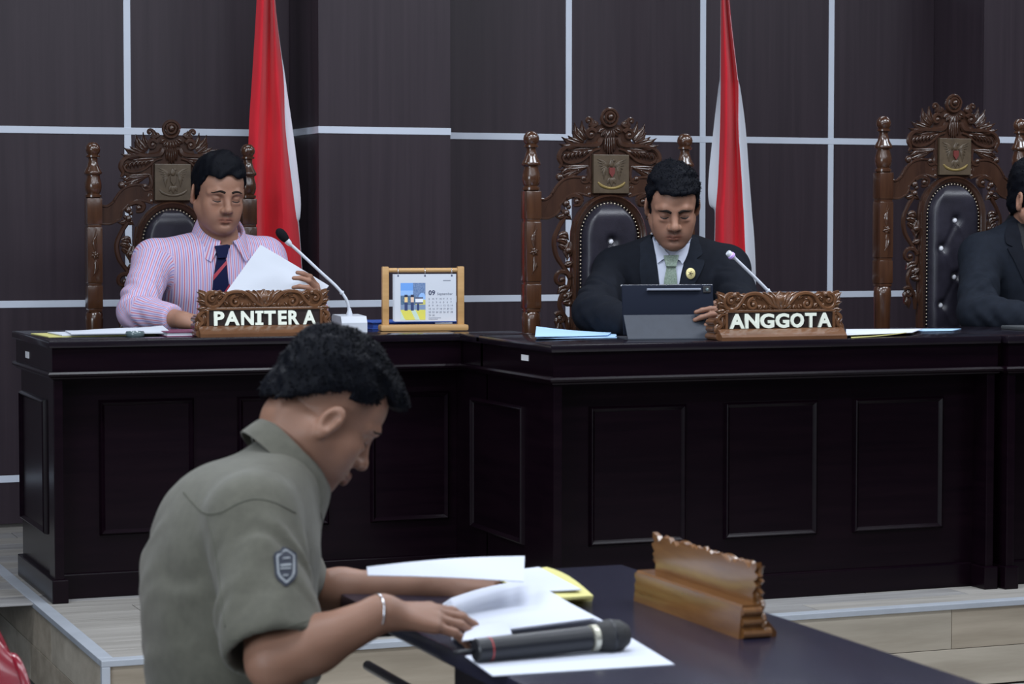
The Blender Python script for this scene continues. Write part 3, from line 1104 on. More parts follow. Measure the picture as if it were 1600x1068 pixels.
def nameplate(loc, rz, label, letters, m_plate=m_plate, S=1.0):
    """Carved plate, local: faces -y, u along x; pedestal block behind, sloping ledge in front, pierced crest."""
    root = empty('name_plate', (0, 0, 0), 0, label, 'name plate', None)
    W = 0.2065
    mb = MB()                                                 # pedestal with moulded ends
    prof = [(-0.040, 0.0), (-0.040, 0.010), (-0.018, 0.030), (0.0, 0.034), (0.0, 0.060), (0.004, 0.064), (0.052, 0.064), (0.056, 0.060), (0.060, 0.030), (0.064, 0.0)]
    n = len(prof)
    vs = [(-W, y, z) for y, z in prof] + [(W, y, z) for y, z in prof]
    mb.add(vs, [tuple(range(n)), tuple(range(n, 2 * n))[::-1]] + [(i, n + i, n + (i + 1) % n, (i + 1) % n)[::-1] for i in range(n)])
    for sx in (-1, 1):                                        # rounded mouldings on the ends
        for z, r in ((0.010, 0.010), (0.032, 0.008), (0.052, 0.008)):
            mb.tube([(sx * W, -0.020 if z < .03 else 0.004, z), (sx * W, 0.056, z)], r, n=10)
    o = mb.build('pedestal', m_plate, root, smooth=True, angle=0.6)
    finish_normals(o)
    A = lambda u, v, w: (u, -w, v)
    # crest board silhouette (scalloped)
    half = [(0.0, 0.139), (0.018, 0.139), (0.021, 0.134), (0.030, 0.140), (0.036, 0.134), (0.046, 0.140), (0.058, 0.137), (0.072, 0.140), (0.088, 0.134), (0.104, 0.128), (0.114, 0.137),
            (0.124, 0.131), (0.134, 0.141), (0.146, 0.138), (0.152, 0.141), (0.164, 0.136), (0.174, 0.128), (0.182, 0.138), (0.200, 0.143), (0.201, 0.133), (0.194, 0.124), (0.206, 0.118), (0.199, 0.110), (0.191, 0.106),
            (0.201, 0.098), (0.194, 0.090), (0.187, 0.082), (0.190, 0.066)]
    poly = [(u, v) for u, v in half] + [(0.19, 0.034)] + [(-0.19, 0.034)] + [(-u, v) for u, v in half[::-1][:-1]]
    r = Relief(A)
    r.slab(poly[::-1], -0.012, 0.002)
    bd = r.build('board', m_plate, root, smooth=True, angle=0.5)
    finish_normals(bd)
    # carved crest
    c2 = lambda x, y: ((x - 800) / 3191.0, (575 - y) / 3290.0)
    r = Relief(A)
    r.leaf(c2(800, 285), c2(800, 105), 0.019, 0, 0.004, 0.010, tipw=0.9)
    r.knob(c2(800, 190), 0.016, 0.006, 0.5)
    for sx in (-1, 1):
        s = Relief(A if sx < 0 else mirror_relief(A))
        s.leaf(c2(760, 260), c2(700, 115), 0.011, -0.004, 0.004, 0.010, tipw=0.6)
        s.leaf(c2(745, 270), c2(625, 118), 0.012, -0.006, 0.003, 0.010, tipw=0.6)
        s.vine([c2(860, 262), c2(780, 268), c2(700, 225), c2(620, 150), c2(530, 128), c2(440, 150), c2(390, 215), c2(330, 275), c2(265, 280), c2(222, 235), c2(225, 165), c2(270, 130), c2(330, 140)],
               [0.003, 0.0055, 0.006, 0.006, 0.006, 0.006, 0.006, 0.006, 0.006, 0.006, 0.006, 0.006, 0.004], 0.006)
        s.spiral(c2(285, 195), 0.014, 0.005, 1.2, 1.2 + 1.6 * PI, 0.006, 0.004, 0.006, ball=0.006)
        s.spiral(c2(515, 232), 0.018, 0.005, 1.6, 1.6 + 2.2 * PI, 0.006, 0.004, 0.006, ball=0.006)
        s.knob(c2(320, 140), 0.008, 0.006)
        for (a, b_, wd, bd2) in (((430, 170), (360, 130), 0.009, 0.002), ((470, 200), (560, 170), 0.007, -0.003), ((400, 230), (440, 290), 0.008, 0.003), ((600, 240), (570, 290), 0.009, 0.0), ((640, 240), (640, 295), 0.009, 0.002),
                                  ((680, 255), (730, 290), 0.008, 0.002), ((560, 150), (610, 200), 0.007, 0.003), ((330, 230), (370, 285), 0.007, 0.0), ((340, 200), (390, 160), 0.007, 0.0),
                                  ((215, 215), (135, 125), 0.010, -0.004), ((225, 250), (130, 220), 0.009, -0.003), ((230, 285), (130, 292), 0.009, 0.003), ((245, 300), (170, 340), 0.008, 0.0)):
            s.leaf(c2(*a), c2(*b_), wd, bd2, 0.002, 0.009)
        s.vine([c2(200, 320), c2(150, 370), c2(185, 430), c2(130, 480), c2(170, 520)], [0.006, 0.007, 0.007, 0.007, 0.004], 0.004)
        s.leaf(c2(195, 350), c2(205, 470), 0.008, 0.003, 0.003, 0.008)
        s.leaf(c2(150, 420), c2(120, 510), 0.008, 0.0, 0.003, 0.008)
        r.add(s.v, s.f)
    o = r.build('carved_crest', m_plate, root, smooth=True, angle=0.9)
    finish_normals(o)
    # recessed name field with its frame
    mb = MB()
    mb.box((-0.172, -0.004, 0.034), (0.180, 0.0, 0.084))
    mb.build('name_field', m_plate_dk, root)
    mb = MB()
    for lo, hi in (((-0.180, -0.010, 0.080), (0.184, 0.0, 0.088)), ((-0.180, -0.010, 0.030), (-0.172, 0.0, 0.081)), ((0.176, -0.010, 0.030), (0.184, 0.0, 0.081))):
        mb.box(lo, hi, bev=0.002)
    mb.build('field_frame', m_plate, root)
    for ch, xa, xb in letters:
        me = text_mesh(ch, 1.0, 0.02, bold=0.035)
        xs = [v.co.x for v in me.vertices]
        zs_ = [v.co.z for v in me.vertices]
        lo, hi, z0, z1 = min(xs), max(xs), min(zs_), max(zs_)
        H = 0.0435
        for v in me.vertices:
            v.co = Vector((xa + (v.co.x - lo) / (hi - lo) * (xb - xa), -0.008 + v.co.y * 0.3, 0.0335 + (v.co.z - z0) / (z1 - z0) * H))
        if ch == 'I':
            xm, hw = (xa + xb) / 2, (xb - xa) / 2
            mb = MB()
            st_, za, zb_, zc_, zd = hw * 0.48, 0.0335, 0.0410, 0.0695, 0.077
            mb.prism([(xm - hw, za), (xm + hw, za), (xm + hw, zb_), (xm + st_, zb_), (xm + st_, zc_), (xm + hw, zc_), (xm + hw, zd), (xm - hw, zd), (xm - hw, zc_), (xm - st_, zc_), (xm - st_, zb_), (xm - hw, zb_)],
                     -0.005, -0.011, lambda u, v, w: (u, w, v))
            bpy.data.meshes.remove(me)
            finish_normals(mb.build('letter', m_letter, root))
        else:
            me.materials.clear()
            me.materials.append(m_letter)
            link('letter', me, root)
    place_root(root, loc, rz)
    root.scale = S if isinstance(S, tuple) else (S, S, S)
    return root


def L1(spec, c, k):
    return [(ch, (a - c) / k, (b_ - c) / k) for ch, a, b_ in spec]


pan = L1([('P', 297, 400), ('A', 402, 552), ('N', 566, 692), ('I', 708, 787), ('T', 795, 912), ('E', 937, 1022), ('R', 1040, 1150), ('A', 1187, 1320)], 800, 3191)
ang = L1([('A', 370, 515), ('N', 520, 655), ('G', 665, 800), ('G', 815, 945), ('O', 960, 1090), ('T', 1103, 1212), ('A', 1225, 1362)], 862, 2930)
c = P(415, 528, y=6.965)
nameplate((c.x + 0.004, 7.000, TOPZ), 0.0, 'carved wooden plate lettered PANITERA', pan)
c = P(1219, 533, y=6.245)
nameplate((c.x - 0.004, 6.245, TOPZ), 0.0, 'carved wooden plate lettered ANGGOTA', ang)

# ------------------------------------------------------------------ microphones on the bench
m_white = mat('white_plastic', (0.58, 0.61, 0.68), 0.35)
m_foam = mat('black_foam', (0.010, 0.010, 0.013), 0.95, spec=0.1, bump=0.6, bscale=(900, 900, 900))
m_violet = mat('violet_ring', (0.62, 0.42, 0.95), 0.3)


def gooseneck(base, path, foam, label, head_dir, ring=None):
    root = empty('gooseneck_microphone', base, 0, label, 'microphone', 'gooseneck microphones on the bench')
    bx, by, bz = base
    mb = MB()
    prof = [(-0.055, 0), (-0.055, 0.030), (-0.045, 0.050), (0.045, 0.054), (0.055, 0.046), (0.055, 0)]
    w = 0.042
    n = len(prof)
    vs = [(bx - w, by + y, bz + z) for y, z in prof] + [(bx + w, by + y, bz + z) for y, z in prof]
    mb.add(vs, [tuple(range(n)), tuple(range(n, 2 * n))[::-1]] + [(i, (i + 1) % n, n + (i + 1) % n, n + i) for i in range(n)])
    o = mb.build('base', m_white, root)
    finish_normals(o)
    mb = MB()
    mb.lathe([(0.010, 0), (0.010, 0.008), (0.006, 0.022), (0.005, 0.026)], (path[0][0], path[0][1], bz + 0.048), n=12)
    mb.build('collar', m_white, root, smooth=True, angle=0.6)
    pts = catmull([tuple(p) for p in path], 8)
    mb = MB()
    mb.tube(pts, 0.0052, n=8)
    k = len(pts) // 3
    mb.tube(pts[k:k + 2], 0.0075, n=8)
    mb.build('stem', m_white, root, smooth=True, angle=0.8)
    tip = Vector(path[-1])
    ax = Vector(head_dir).normalized().to_track_quat('Z', 'Y').to_matrix()
    mb = MB()
    mb.lathe([(0.0045, -0.010), (0.009, 0.0), (0.010, 0.018), (0.008, 0.022)], tip, n=12, axis=ax)
    cap = mb.build('capsule', m_white, root, smooth=True, angle=0.7)
    if ring:
        mb = MB()
        mb.lathe([(0.0098, 0.000), (0.0118, 0.002), (0.0118, 0.009), (0.0098, 0.011)], tip, n=14, axis=ax)
        mb.build('ring', ring, root, smooth=True, angle=0.7)
    if foam:
        mb = MB()
        mb.lathe([(0.010, 0.012), (0.0135, 0.020), (0.0155, 0.032), (0.0150, 0.044), (0.011, 0.054), (0.004, 0.059)], tip, n=16, axis=ax)
        mb.build('windscreen', m_foam, root, smooth=True, angle=0.9)
    return root


b0 = P(546, 520, y=7.18)
b0 = Vector((b0.x, 7.18, TOPZ))
path = [P(546, 497, y=7.19), P(543, 472, y=7.19), P(528, 450, y=7.20), P(500, 424, y=7.21), P(470, 396, y=7.22), P(452, 380, y=7.22)]
gooseneck(b0, path, True, 'white gooseneck microphone with a black foam head beside the PANITERA plate', P(440, 366, y=7.225) - P(453, 381, y=7.22))
b0 = P(1214, 520, y=6.45)
path = [Vector((b0.x, 6.45, TOPZ + .06)), P(1206, 462, y=6.45), P(1196, 450, y=6.45), P(1175, 429, y=6.45), P(1150, 405, y=6.45), P(1145, 401, y=6.45)]
gooseneck((b0.x, 6.455, TOPZ), path, False, 'white gooseneck microphone with a violet ring behind the ANGGOTA plate', P(1133, 391, y=6.45) - P(1145, 401, y=6.45), m_violet)

# ------------------------------------------------------------------ desk calendar
m_pine = mat('honey_wood', (0.42, 0.235, 0.085), 0.45, scale=(5, 40, 40), col2=(0.55, 0.33, 0.14))
m_page = mat('white_paper', (0.60, 0.63, 0.70), 0.7, spec=0.2)
m_print = mat('printed_colours', (1, 1, 1), 0.6, spec=0.3, attr='tint')
m_ink = mat('dark_ink', (0.02, 0.03, 0.09), 0.7)
m_grey_ink = mat('grey_ink', (0.22, 0.24, 0.30), 0.7)
m_steel = mat('bright_steel', (0.65, 0.66, 0.70), 0.2, metal=1.0)


def print_sheet(name, w, h, nx, ny, fn, parent, loc, m=None):
    """Flat print: one colour per cell, fn(x, y) with x right, y up in 0..1."""
    vs, fs, cols_ = [], [], []
    for j in range(ny):
        for i in range(nx):
            o = len(vs)
            for (a, b_) in ((i, j), (i + 1, j), (i + 1, j + 1), (i, j + 1)):
                vs.append((loc[0] + w * a / nx, loc[1], loc[2] + h * b_ / ny))
                cols_.append((*fn((i + 0.5) / nx, (j + 0.5) / ny), 1))
            fs.append((o, o + 1, o + 2, o + 3))
    me = bpy.data.meshes.new(name)
    me.from_pydata(vs, [], fs)
    at = me.color_attributes.new('tint', 'FLOAT_COLOR', 'POINT')
    at.data.foreach_set('color', np.array(cols_, np.float32).ravel())
    me.materials.append(m or m_print)
    return link(name, me, parent)


cal = empty('desk_calendar', (0, 0, 0), 0, 'wooden desk calendar showing month 09 on the left desk', 'calendar')
kpm = 7.45 / F * 1.0           # metres per photo pixel at the calendar
CW = 0.122                      # half width between the uprights
mb = MB()
mb.box((-0.142, -0.040, 0.0), (0.142, 0.030, 0.020), bev=0.007)
mb.build('base', m_pine, cal, smooth=True, angle=0.6)
for sx in (-1, 1):
    mb = MB()
    mb.box((sx * CW - 0.011, -0.011, 0.018), (sx * CW + 0.011, 0.011, 0.205), bev=0.004)
    mb.build('upright', m_pine, cal, smooth=True, angle=0.6)
mb = MB()
mb.tube([(-CW, 0, 0.193), (CW, 0, 0.193)], 0.0075, n=12)
mb.build('crossbar', m_pine, cal, smooth=True, angle=0.8)
PX0, PX1, PZ0, PZ1 = -0.094, 0.106, 0.030, 0.181
for k in range(4):
    mb = MB()
    mb.box((PX0 - 0.0015 * k, -0.010 + 0.0016 * k, PZ0 + 0.001 * k), (PX1 - 0.0005 * k, -0.0090 + 0.0016 * k, PZ1))
    pg = mb.build('page', m_page, cal)
    if k == 0:
        page = pg
for x in (-0.082, 0.005, 0.092):
    mb = MB()
    pts = [(x, 0.0105 * math.cos(a) - 0.001, 0.187 + 0.0125 * math.sin(a)) for a in [2 * PI * i / 16 for i in range(17)]]
    mb.tube(pts, 0.0013, n=6, cap=False)
    mb.build('ring', m_steel, cal, smooth=True)
    mb = MB()
    mb.lathe([(0.0028, 0), (0.0028, 0.0006)], (x, -0.0101, 0.1755), n=8, axis=Matrix.Rotation(PI / 2, 3, 'X'))
    mb.build('hole', m_ink, cal)


def photo_cols(x, y):
    r = random.Random(int(x * 97) * 131 + int(y * 89))
    j = r.uniform(-0.05, 0.05)
    c = (0.30, 0.50, 0.86) if y > 0.55 else (0.62, 0.58, 0.16)
    if y > 0.80 and x < 0.55:
        c = (0.16, 0.36, 0.80)
    if y > 0.60 + 0.13 * math.sin(x * 9) and x > 0.50:
        c = (0.16 + j, 0.24 + j, 0.42 + j)
    if 0.40 < y < 0.66 and x < 0.6:
        c = (0.10 + j, 0.17 + j, 0.27 + j)
    if 0.28 < y < 0.42:
        c = (0.22, 0.30, 0.45)
    if y < 0.28:
        c = (0.70, 0.66, 0.12) if (x + y * 0.7) % 0.6 > 0.18 else (0.55, 0.70, 0.62)
    for cx, cw, t, bcol in ((0.22, 0.055, 0.68, (0.85, 0.62, 0.30)), (0.47, 0.075, 0.68, (0.80, 0.58, 0.45)), (0.70, 0.045, 0.52, (0.80, 0.25, 0.10))):
        if abs(x - cx) < cw and 0.26 < y < t:
            c = (0.04, 0.06, 0.16) if y < 0.48 else bcol
            if y > t - 0.06:
                c = (0.03, 0.03, 0.06)
    if 0.58 < x < 0.92 and 0.44 < y < 0.62:
        c = (0.80, 0.84, 0.92) if 0.47 < y < 0.56 else (0.10, 0.12, 0.2)
    return tuple(max(0.01, q) for q in c)


print_sheet('picture', 0.080, 0.118, 32, 44, photo_cols, page, (PX0 + 0.020, -0.0106, PZ0 + 0.005))


def words(txt, size, x, z, m, parent, y=-0.0106, bold=0.0, name='print'):
    me = text_mesh(txt, size, 0.0003, bold=bold, res=2)
    me.transform(Matrix.Translation((x, y, z)))
    me.materials.clear()
    me.materials.append(m)
    return link(name, me, parent)


words('09', 0.022, PX0 + 0.110, PZ0 + 0.084, m_ink, page, bold=0.0004, name='month_number')
words('September', 0.0115, PX0 + 0.138, PZ0 + 0.084, m_grey_ink, page, name='month_name')
me = None
for r_ in range(6):
    for c_ in range(7):
        d = r_ * 7 + c_ - 6
        if r_ == 0:
            t = 'SMTWTFS'[c_]
        elif 1 <= d <= 30:
            t = str(d)
        else:
            continue
        words(t, 0.0078, PX0 + 0.1105 + 0.0118 * c_, PZ0 + 0.069 - 0.0105 * r_, m_grey_ink, page, name='date')
mb = MB()
mb.box((PX0 + 0.158, -0.0106, PZ1 - 0.022), (PX0 + 0.182, -0.0100, PZ1 - 0.0195))
mb.box((PX0 + 0.1105, -0.0106, PZ0 + 0.010), (PX0 + 0.150, -0.0100, PZ0 + 0.0115))
mb.box((PX0 + 0.1105, -0.0106, PZ0 + 0.006), (PX0 + 0.140, -0.0100, PZ0 + 0.0075))
mb.build('small_print', m_grey_ink, page)
c = P(661, 524, y=7.16)
place_root(cal, (c.x, 7.16, TOPZ), -0.16)

# ------------------------------------------------------------------ papers and folders
m_blue = mat('blue_folder', (0.035, 0.10, 0.42), 0.45)
m_paleblue = mat('pale_blue_paper', (0.40, 0.60, 0.86), 0.6, spec=0.2)
m_yellow = mat('yellow_folder', (0.60, 0.56, 0.22), 0.65, spec=0.2)
m_maroon = mat('maroon_cover', (0.16, 0.02, 0.07), 0.4)
m_line = mat('faint_print', (0.45, 0.47, 0.53), 0.7)
m_paperF = mat('white_copy_paper', (0.56, 0.59, 0.68), 0.7, spec=0.2)


def sheet(corners, bow=0.0, th=0.0012, m=None, parent=None, name='sheet', nu=8, nv=6, curl=None):
    """Thin sheet over four corners (a, b, c, d around), optional bow upwards and curl function."""
    a, b_, c_, d = [Vector(q) for q in corners]

    def fn(f, g):
        p = (a * (1 - f) + b_ * f) * (1 - g) + (d * (1 - f) + c_ * f) * g
        p.z += bow * math.sin(PI * f) * math.sin(PI * g)
        if curl:
            p += Vector(curl(f, g))
        return p
    mb = MB()
    mb.grid(fn, nu, nv, thick=th)
    o = mb.build(name, m or m_page, parent, smooth=True, angle=0.8)
    finish_normals(o)
    return o


def rect(cx, cy, z, w, d, rz):
    c_, s_ = math.cos(rz), math.sin(rz)
    return [(cx + x * c_ - y * s_, cy + x * s_ + y * c_, z) for x, y in ((-w / 2, -d / 2), (w / 2, -d / 2), (w / 2, d / 2), (-w / 2, d / 2))]


# left end of the left desk: a yellow folder with loose white sheets
c = P(92, 525, z=TOPZ)
cx, cy = 1.46, 7.22
tag(sheet(rect(cx - 0.03, cy + 0.03, TOPZ + 0.003, 0.33, 0.24, 0.05), 0.0, 0.0025, m_yellow, name='folder'),
    'yellow folder under white sheets at the left end of the left desk', 'folder')
for k, (dx, dy, rz, z, bow, lab) in enumerate(((0.00, 0.02, 0.03, 0.007, 0.004, 'lower white sheet on the yellow folder, left end of the left desk'),
                                               (0.035, -0.03, -0.10, 0.012, 0.008, 'upper white sheet with a rising corner, left end of the left desk'))):
    tag(sheet(rect(cx + dx, cy + dy, TOPZ + z, 0.30, 0.21, rz), bow, 0.003, m_page, name='paper_sheet', curl=(lambda f, g, k=k: (0, 0, 0.012 * f * f * g * (1 if k else 0)))),
        lab, 'paper', 'papers on the bench')
# glass ashtray-like paperweight
m_glass = mat('smoked_glass', (0.10, 0.14, 0.15), 0.08, spec=0.8)
mb = MB()
c = P(211, 526, y=7.08)
mb.lathe([(0.024, 0), (0.028, 0.004), (0.029, 0.012), (0.026, 0.017), (0.022, 0.017), (0.018, 0.008), (0.002, 0.007)], (c.x, 7.08, TOPZ), n=20)
tag(mb.build('paperweight', m_glass, smooth=True, angle=0.7), 'small dark round desk object left of the maroon book', 'paperweight')
# maroon book with a sheet
c = P(290, 524, y=7.10)
bk = empty('book', (c.x, 7.12, TOPZ), 0, 'flat maroon book behind the left edge of the PANITERA plate', 'book')
mb = MB()
mb.box((c.x - 0.075, 7.03, TOPZ), (c.x + 0.075, 7.20, TOPZ + 0.003), bev=0.001)
mb.box((c.x - 0.075, 7.03, TOPZ + 0.012), (c.x + 0.075, 7.20, TOPZ + 0.015), bev=0.001)
mb.build('cover', m_maroon, bk)
mb = MB()
mb.box((c.x - 0.072, 7.034, TOPZ + 0.003), (c.x + 0.072, 7.197, TOPZ + 0.012))
mb.build('pages', m_page, bk)
tag(sheet(rect(c.x - 0.05, 7.28, TOPZ + 0.004, 0.20, 0.14, 0.1), 0.004, 0.001, m_page, name='paper_sheet'), 'white sheet lying behind the maroon book', 'paper', 'papers on the bench')
# blue folder behind the calendar
c = P(640, 515, y=7.36)
fo = empty('folder', (c.x, 7.42, TOPZ), 0, 'blue folder lying behind the calendar', 'folder')
mb = MB()
for z in (0.0, 0.020):
    mb.box((c.x - 0.155, 7.28, TOPZ + z), (c.x + 0.155, 7.48, TOPZ + z + 0.004), bev=0.0015)
mb.build('cover', m_blue, fo)
mb = MB()
mb.box((c.x - 0.150, 7.285, TOPZ + 0.004), (c.x + 0.150, 7.475, TOPZ + 0.020))
mb.build('pages', m_blue, fo)
mb = MB()
mb.box((c.x + 0.06, 7.278, TOPZ + 0.004), (c.x + 0.12, 7.2795, TOPZ + 0.020))
mb.build('label_tab', m_page, fo)

# pale blue folded papers at the left of the right desk
c = P(898, 523, z=TOPZ)
tag(sheet([P(838, 530, z=TOPZ + .003), P(964, 527, z=TOPZ + .003), P(962, 519, z=TOPZ + .003), P(842, 521, z=TOPZ + .003)], 0.0, 0.002, m_paleblue, name='folder', curl=lambda f, g: (0, 0, 0.004 * (1 - f))),
    'pale blue folder left of the tablet', 'folder')
tag(sheet([P(836, 527, z=TOPZ + .010), P(950, 523, z=TOPZ + .008), P(955, 519, z=TOPZ + .008), P(838, 516, z=TOPZ + .012)], 0.0, 0.0016, m_paleblue, name='paper_sheet',
          curl=lambda f, g: (0, 0, 0.010 * (1 - f) ** 2 * (0.3 + g))),
    'pale blue folded paper with a lifted end, on the pale blue folder', 'paper', 'papers on the bench')
# white and yellow papers right of the ANGGOTA plate
tag(sheet([P(1330, 527, z=TOPZ + .003), P(1416, 523, z=TOPZ + .003), P(1428, 516, z=TOPZ + .003), P(1325, 517, z=TOPZ + .003)], 0.0, 0.002, m_yellow, name='folder', curl=lambda f, g: (0, 0, 0.008 * f * f * (1 - g))),
    'yellow folder right of the ANGGOTA plate', 'folder')
tag(sheet([P(1322, 523, z=TOPZ + .010), P(1425, 519, z=TOPZ + .010), P(1442, 513, z=TOPZ + .010), P(1322, 514, z=TOPZ + .010)], 0.004, 0.0016, m_page, name='paper_sheet'),
    'white sheet on the yellow folder right of the ANGGOTA plate', 'paper', 'papers on the bench')
tag(sheet([P(1420, 517, z=TOPZ + .003), P(1488, 516, z=TOPZ + .003), P(1502, 513, z=TOPZ + .003), P(1432, 513, z=TOPZ + .003)], 0.002, 0.0016, m_paleblue, name='paper_sheet'),
    'pale blue sheet before the tufted chair at the right', 'paper', 'papers on the bench')
mb = MB()
c = P(1592, 514, z=TOPZ)
mb.box((c.x - 0.05, c.y - 0.13, TOPZ), (c.x + 0.22, c.y + 0.03, TOPZ + 0.012), bev=0.004)
tag(mb.build('folder', mat('charcoal_cover', (0.05, 0.055, 0.06), 0.5)), 'charcoal folder under the forearm of the turned-away man', 'folder')

# ------------------------------------------------------------------ tablet in its folio
m_tabl = mat('tablet_shell', (0.008, 0.011, 0.022), 0.7, spec=0.12)
m_folio = mat('folio_cover', (0.026, 0.032, 0.046), 0.65, var=0.1, scale=(40, 40, 40))
tb = empty('tablet', (0, 0, 0), 0, 'dark tablet standing in a folio cover with a pen on its back', 'tablet')
mb = MB()
mb.box((-0.140, 0.0, 0.0), (0.140, 0.008, 0.150), bev=0.004)
sh = mb.build('shell', m_tabl, tb, smooth=True, angle=0.6)
mb = MB()
mb.tube([(-0.065, -0.005, 0.135), (0.100, -0.005, 0.135)], 0.0036, n=10)
mb.build('pen', m_grey_ink, tb, smooth=True, angle=0.8)
mb = MB()
mb.box((0.108, -0.0025, 0.125), (0.132, 0.001, 0.145), bev=0.002)
cb = mb.build('camera_block', m_black, tb)
mb = MB()
mb.lathe([(0.0045, 0), (0.0045, 0.0015), (0.002, 0.002)], (0.120, -0.0025, 0.135), n=12, axis=Matrix.Rotation(PI / 2, 3, 'X'))
mb.build('lens', m_glass, cb)
mb = MB()
mb.box((-0.141, 0.0075, 0.146), (0.141, 0.0100, 0.152), bev=0.001)
mb.build('screen_edge', m_steel, tb)
for o in list(tb.children):                 # the tablet leans back, hinged half-way down its cover
    o.matrix_parent_inverse = Matrix.Identity(4)
sl = Matrix.Translation((0, 0.0, 0.012)) @ Matrix.Rotation(-0.16, 4, 'X')
for o in [q for q in tb.children]:
    o.matrix_basis = sl
mb = MB()
mb.grid(lambda f, g: Vector((-0.141 + 0.282 * f, -0.062 + 0.058 * g, 0.002 + 0.070 * g)), 1, 6, thick=0.003)
mb.build('folio_flap', m_folio, tb, world=False)
mb = MB()
mb.box((-0.141, -0.064, 0.0), (0.141, 0.10, 0.005), bev=0.001)
mb.build('folio_base', m_folio, tb, world=False)
c = P(1046, 524, y=6.375)
tb.location = (c.x, 6.375, TOPZ)
tb.rotation_euler = (0, 0, -0.18)
# ------------------------------------------------------------------ witness table in front
TZ = 0.74
TX0, TX1, TY0, TY1 = 1.180, 1.772, 2.35, 4.00
m_tab = mat('dark_table_top', (0.012, 0.012, 0.026), 0.22, spec=0.45, scale=(40, 3, 40), col2=(0.019, 0.018, 0.036), detail=5)  # bluish sheen of the reflected room is put into the base colour
m_tabedge = mat('dark_table_frame', (0.012, 0.009, 0.013), 0.3, spec=0.5)
tbl = empty('front_table', ((TX0 + TX1) / 2, (TY0 + TY1) / 2, 0), 0, 'dark polished table with papers and a black microphone, before the seated man in olive', 'table')
mb = MB()
mb.box((TX0, TY0, TZ - 0.028), (TX1, TY1, TZ), bev=0.006)
mb.build('table_top', m_tab, tbl, smooth=True, angle=0.6)
mb = MB()
mb.box((TX1 - 0.08, TY0 + 0.06, TZ - 0.09), (TX1 - 0.055, TY1 - 0.06, TZ - 0.028))
mb.box((TX0 + 0.06, TY1 - 0.09, TZ - 0.09), (TX1 - 0.055, TY1 - 0.06, TZ - 0.028))
mb.build('apron', m_tabedge, tbl)
mb = MB()
mb.tube([(TX0 + 0.07, 3.30, 0.60), (TX0 + 0.07, TY1 - 0.08, 0.60)], 0.009, n=10)
mb.build('under_rail', m_tabedge, tbl, smooth=True)
mb = MB()
mb.box((TX0 + 0.030, TY0 + 0.05, 0.02), (TX0 + 0.055, 3.36, TZ - 0.028))
mb.build('side_panel', m_tabedge, tbl)
for x in (TX0 + 0.30, TX1 - 0.07):
    for y in (TY0 + 0.07, TY1 - 0.07):
        mb = MB()
        mb.box((x - 0.022, y - 0.022, 0.0), (x + 0.022, y + 0.022, TZ - 0.028), bev=0.003)
        mb.build('leg', m_tabedge, tbl)

# plate seen from behind
a, b_ = P(990, 938, z=TZ), P(1154, 998, z=TZ)
d = (b_ - a)
ang_ = math.atan2(-d.x, d.y)
mid = (a + b_) / 2
rz = math.atan2(d.y, d.x) + PI      # plate's +u axis runs from the near end to the far end
Ls = d.length
off = Vector((math.cos(rz + PI / 2), math.sin(rz + PI / 2), 0)) * 0.064 * 0.62
nameplate((mid.x - off.x, mid.y - off.y, TZ), rz, 'carved wooden plate seen from its plain back on the front table', ang, mat('polished_plate_teak', (0.120, 0.048, 0.014), 0.24, spec=0.5, scale=(6, 40, 40), col2=(0.20, 0.088, 0.028), detail=5, coat=0.5), S=(Ls / 0.413, 0.62, 0.80))

# ------------------------------------------------------------------ papers on the front table
def tp(px, py, dz=0.0):
    return P(px, py, z=TZ + dz)


def lines_print(parent, a, b_, c_, d, rows, m=None, y0=0.12, y1=0.85, seed=1):
    """Faint rows of print lying just over a sheet."""
    r = random.Random(seed)
    mb = MB()
    for i in range(rows):
        g = y0 + (y1 - y0) * i / max(1, rows - 1)
        f1 = r.uniform(0.6, 0.9)
        q = []
        for (f, gg) in ((0.1, g), (f1, g), (f1, g + 0.010), (0.1, g + 0.010)):
            p = (a * (1 - f) + b_ * f) * (1 - gg) + (d * (1 - f) + c_ * f) * gg
            q.append(p + Vector((0, 0, 0.0009)))
        mb.add(q, [(0, 1, 2, 3)])
    return mb.build('print', m or m_line, parent)


# bottom sheet under the microphone
cs = [tp(727, 1024, .0015), tp(770, 1055, .0015), tp(1054, 1037, .0015), tp(985, 995, .0015)]
tag(sheet(cs, 0, 0.0012, m_paperF, name='paper_sheet'), 'single white sheet under the black microphone', 'paper', 'papers on the front table')
# yellow folder with a white sheet at the back
for k, z in enumerate((0.003, 0.012, 0.020)):
    o = sheet([tp(812, 941 - 2 * k, z), tp(925 + k, 936 - 3 * k, z), tp(858 - 2 * k, 893 - 4 * k, z), tp(770, 905 - 3 * k, z)], 0, 0.004, m_yellow, name='yellow_cover',
              curl=lambda f, g, k=k: (0, 0, 0.004 * math.sin(PI * g) * k))
    if k == 0:
        fy = tag(o, 'yellow folder stack at the far end of the papers on the front table', 'folder')
        fy.name = 'folder'
    else:
        o.parent = fy
tag(sheet([tp(806, 925, .026), tp(908, 920, .028), tp(842, 885, .032), tp(775, 893, .030)], 0, 0.002, m_paperF, name='paper_sheet'), 'white sheet on the yellow folder stack', 'paper', 'papers on the front table')
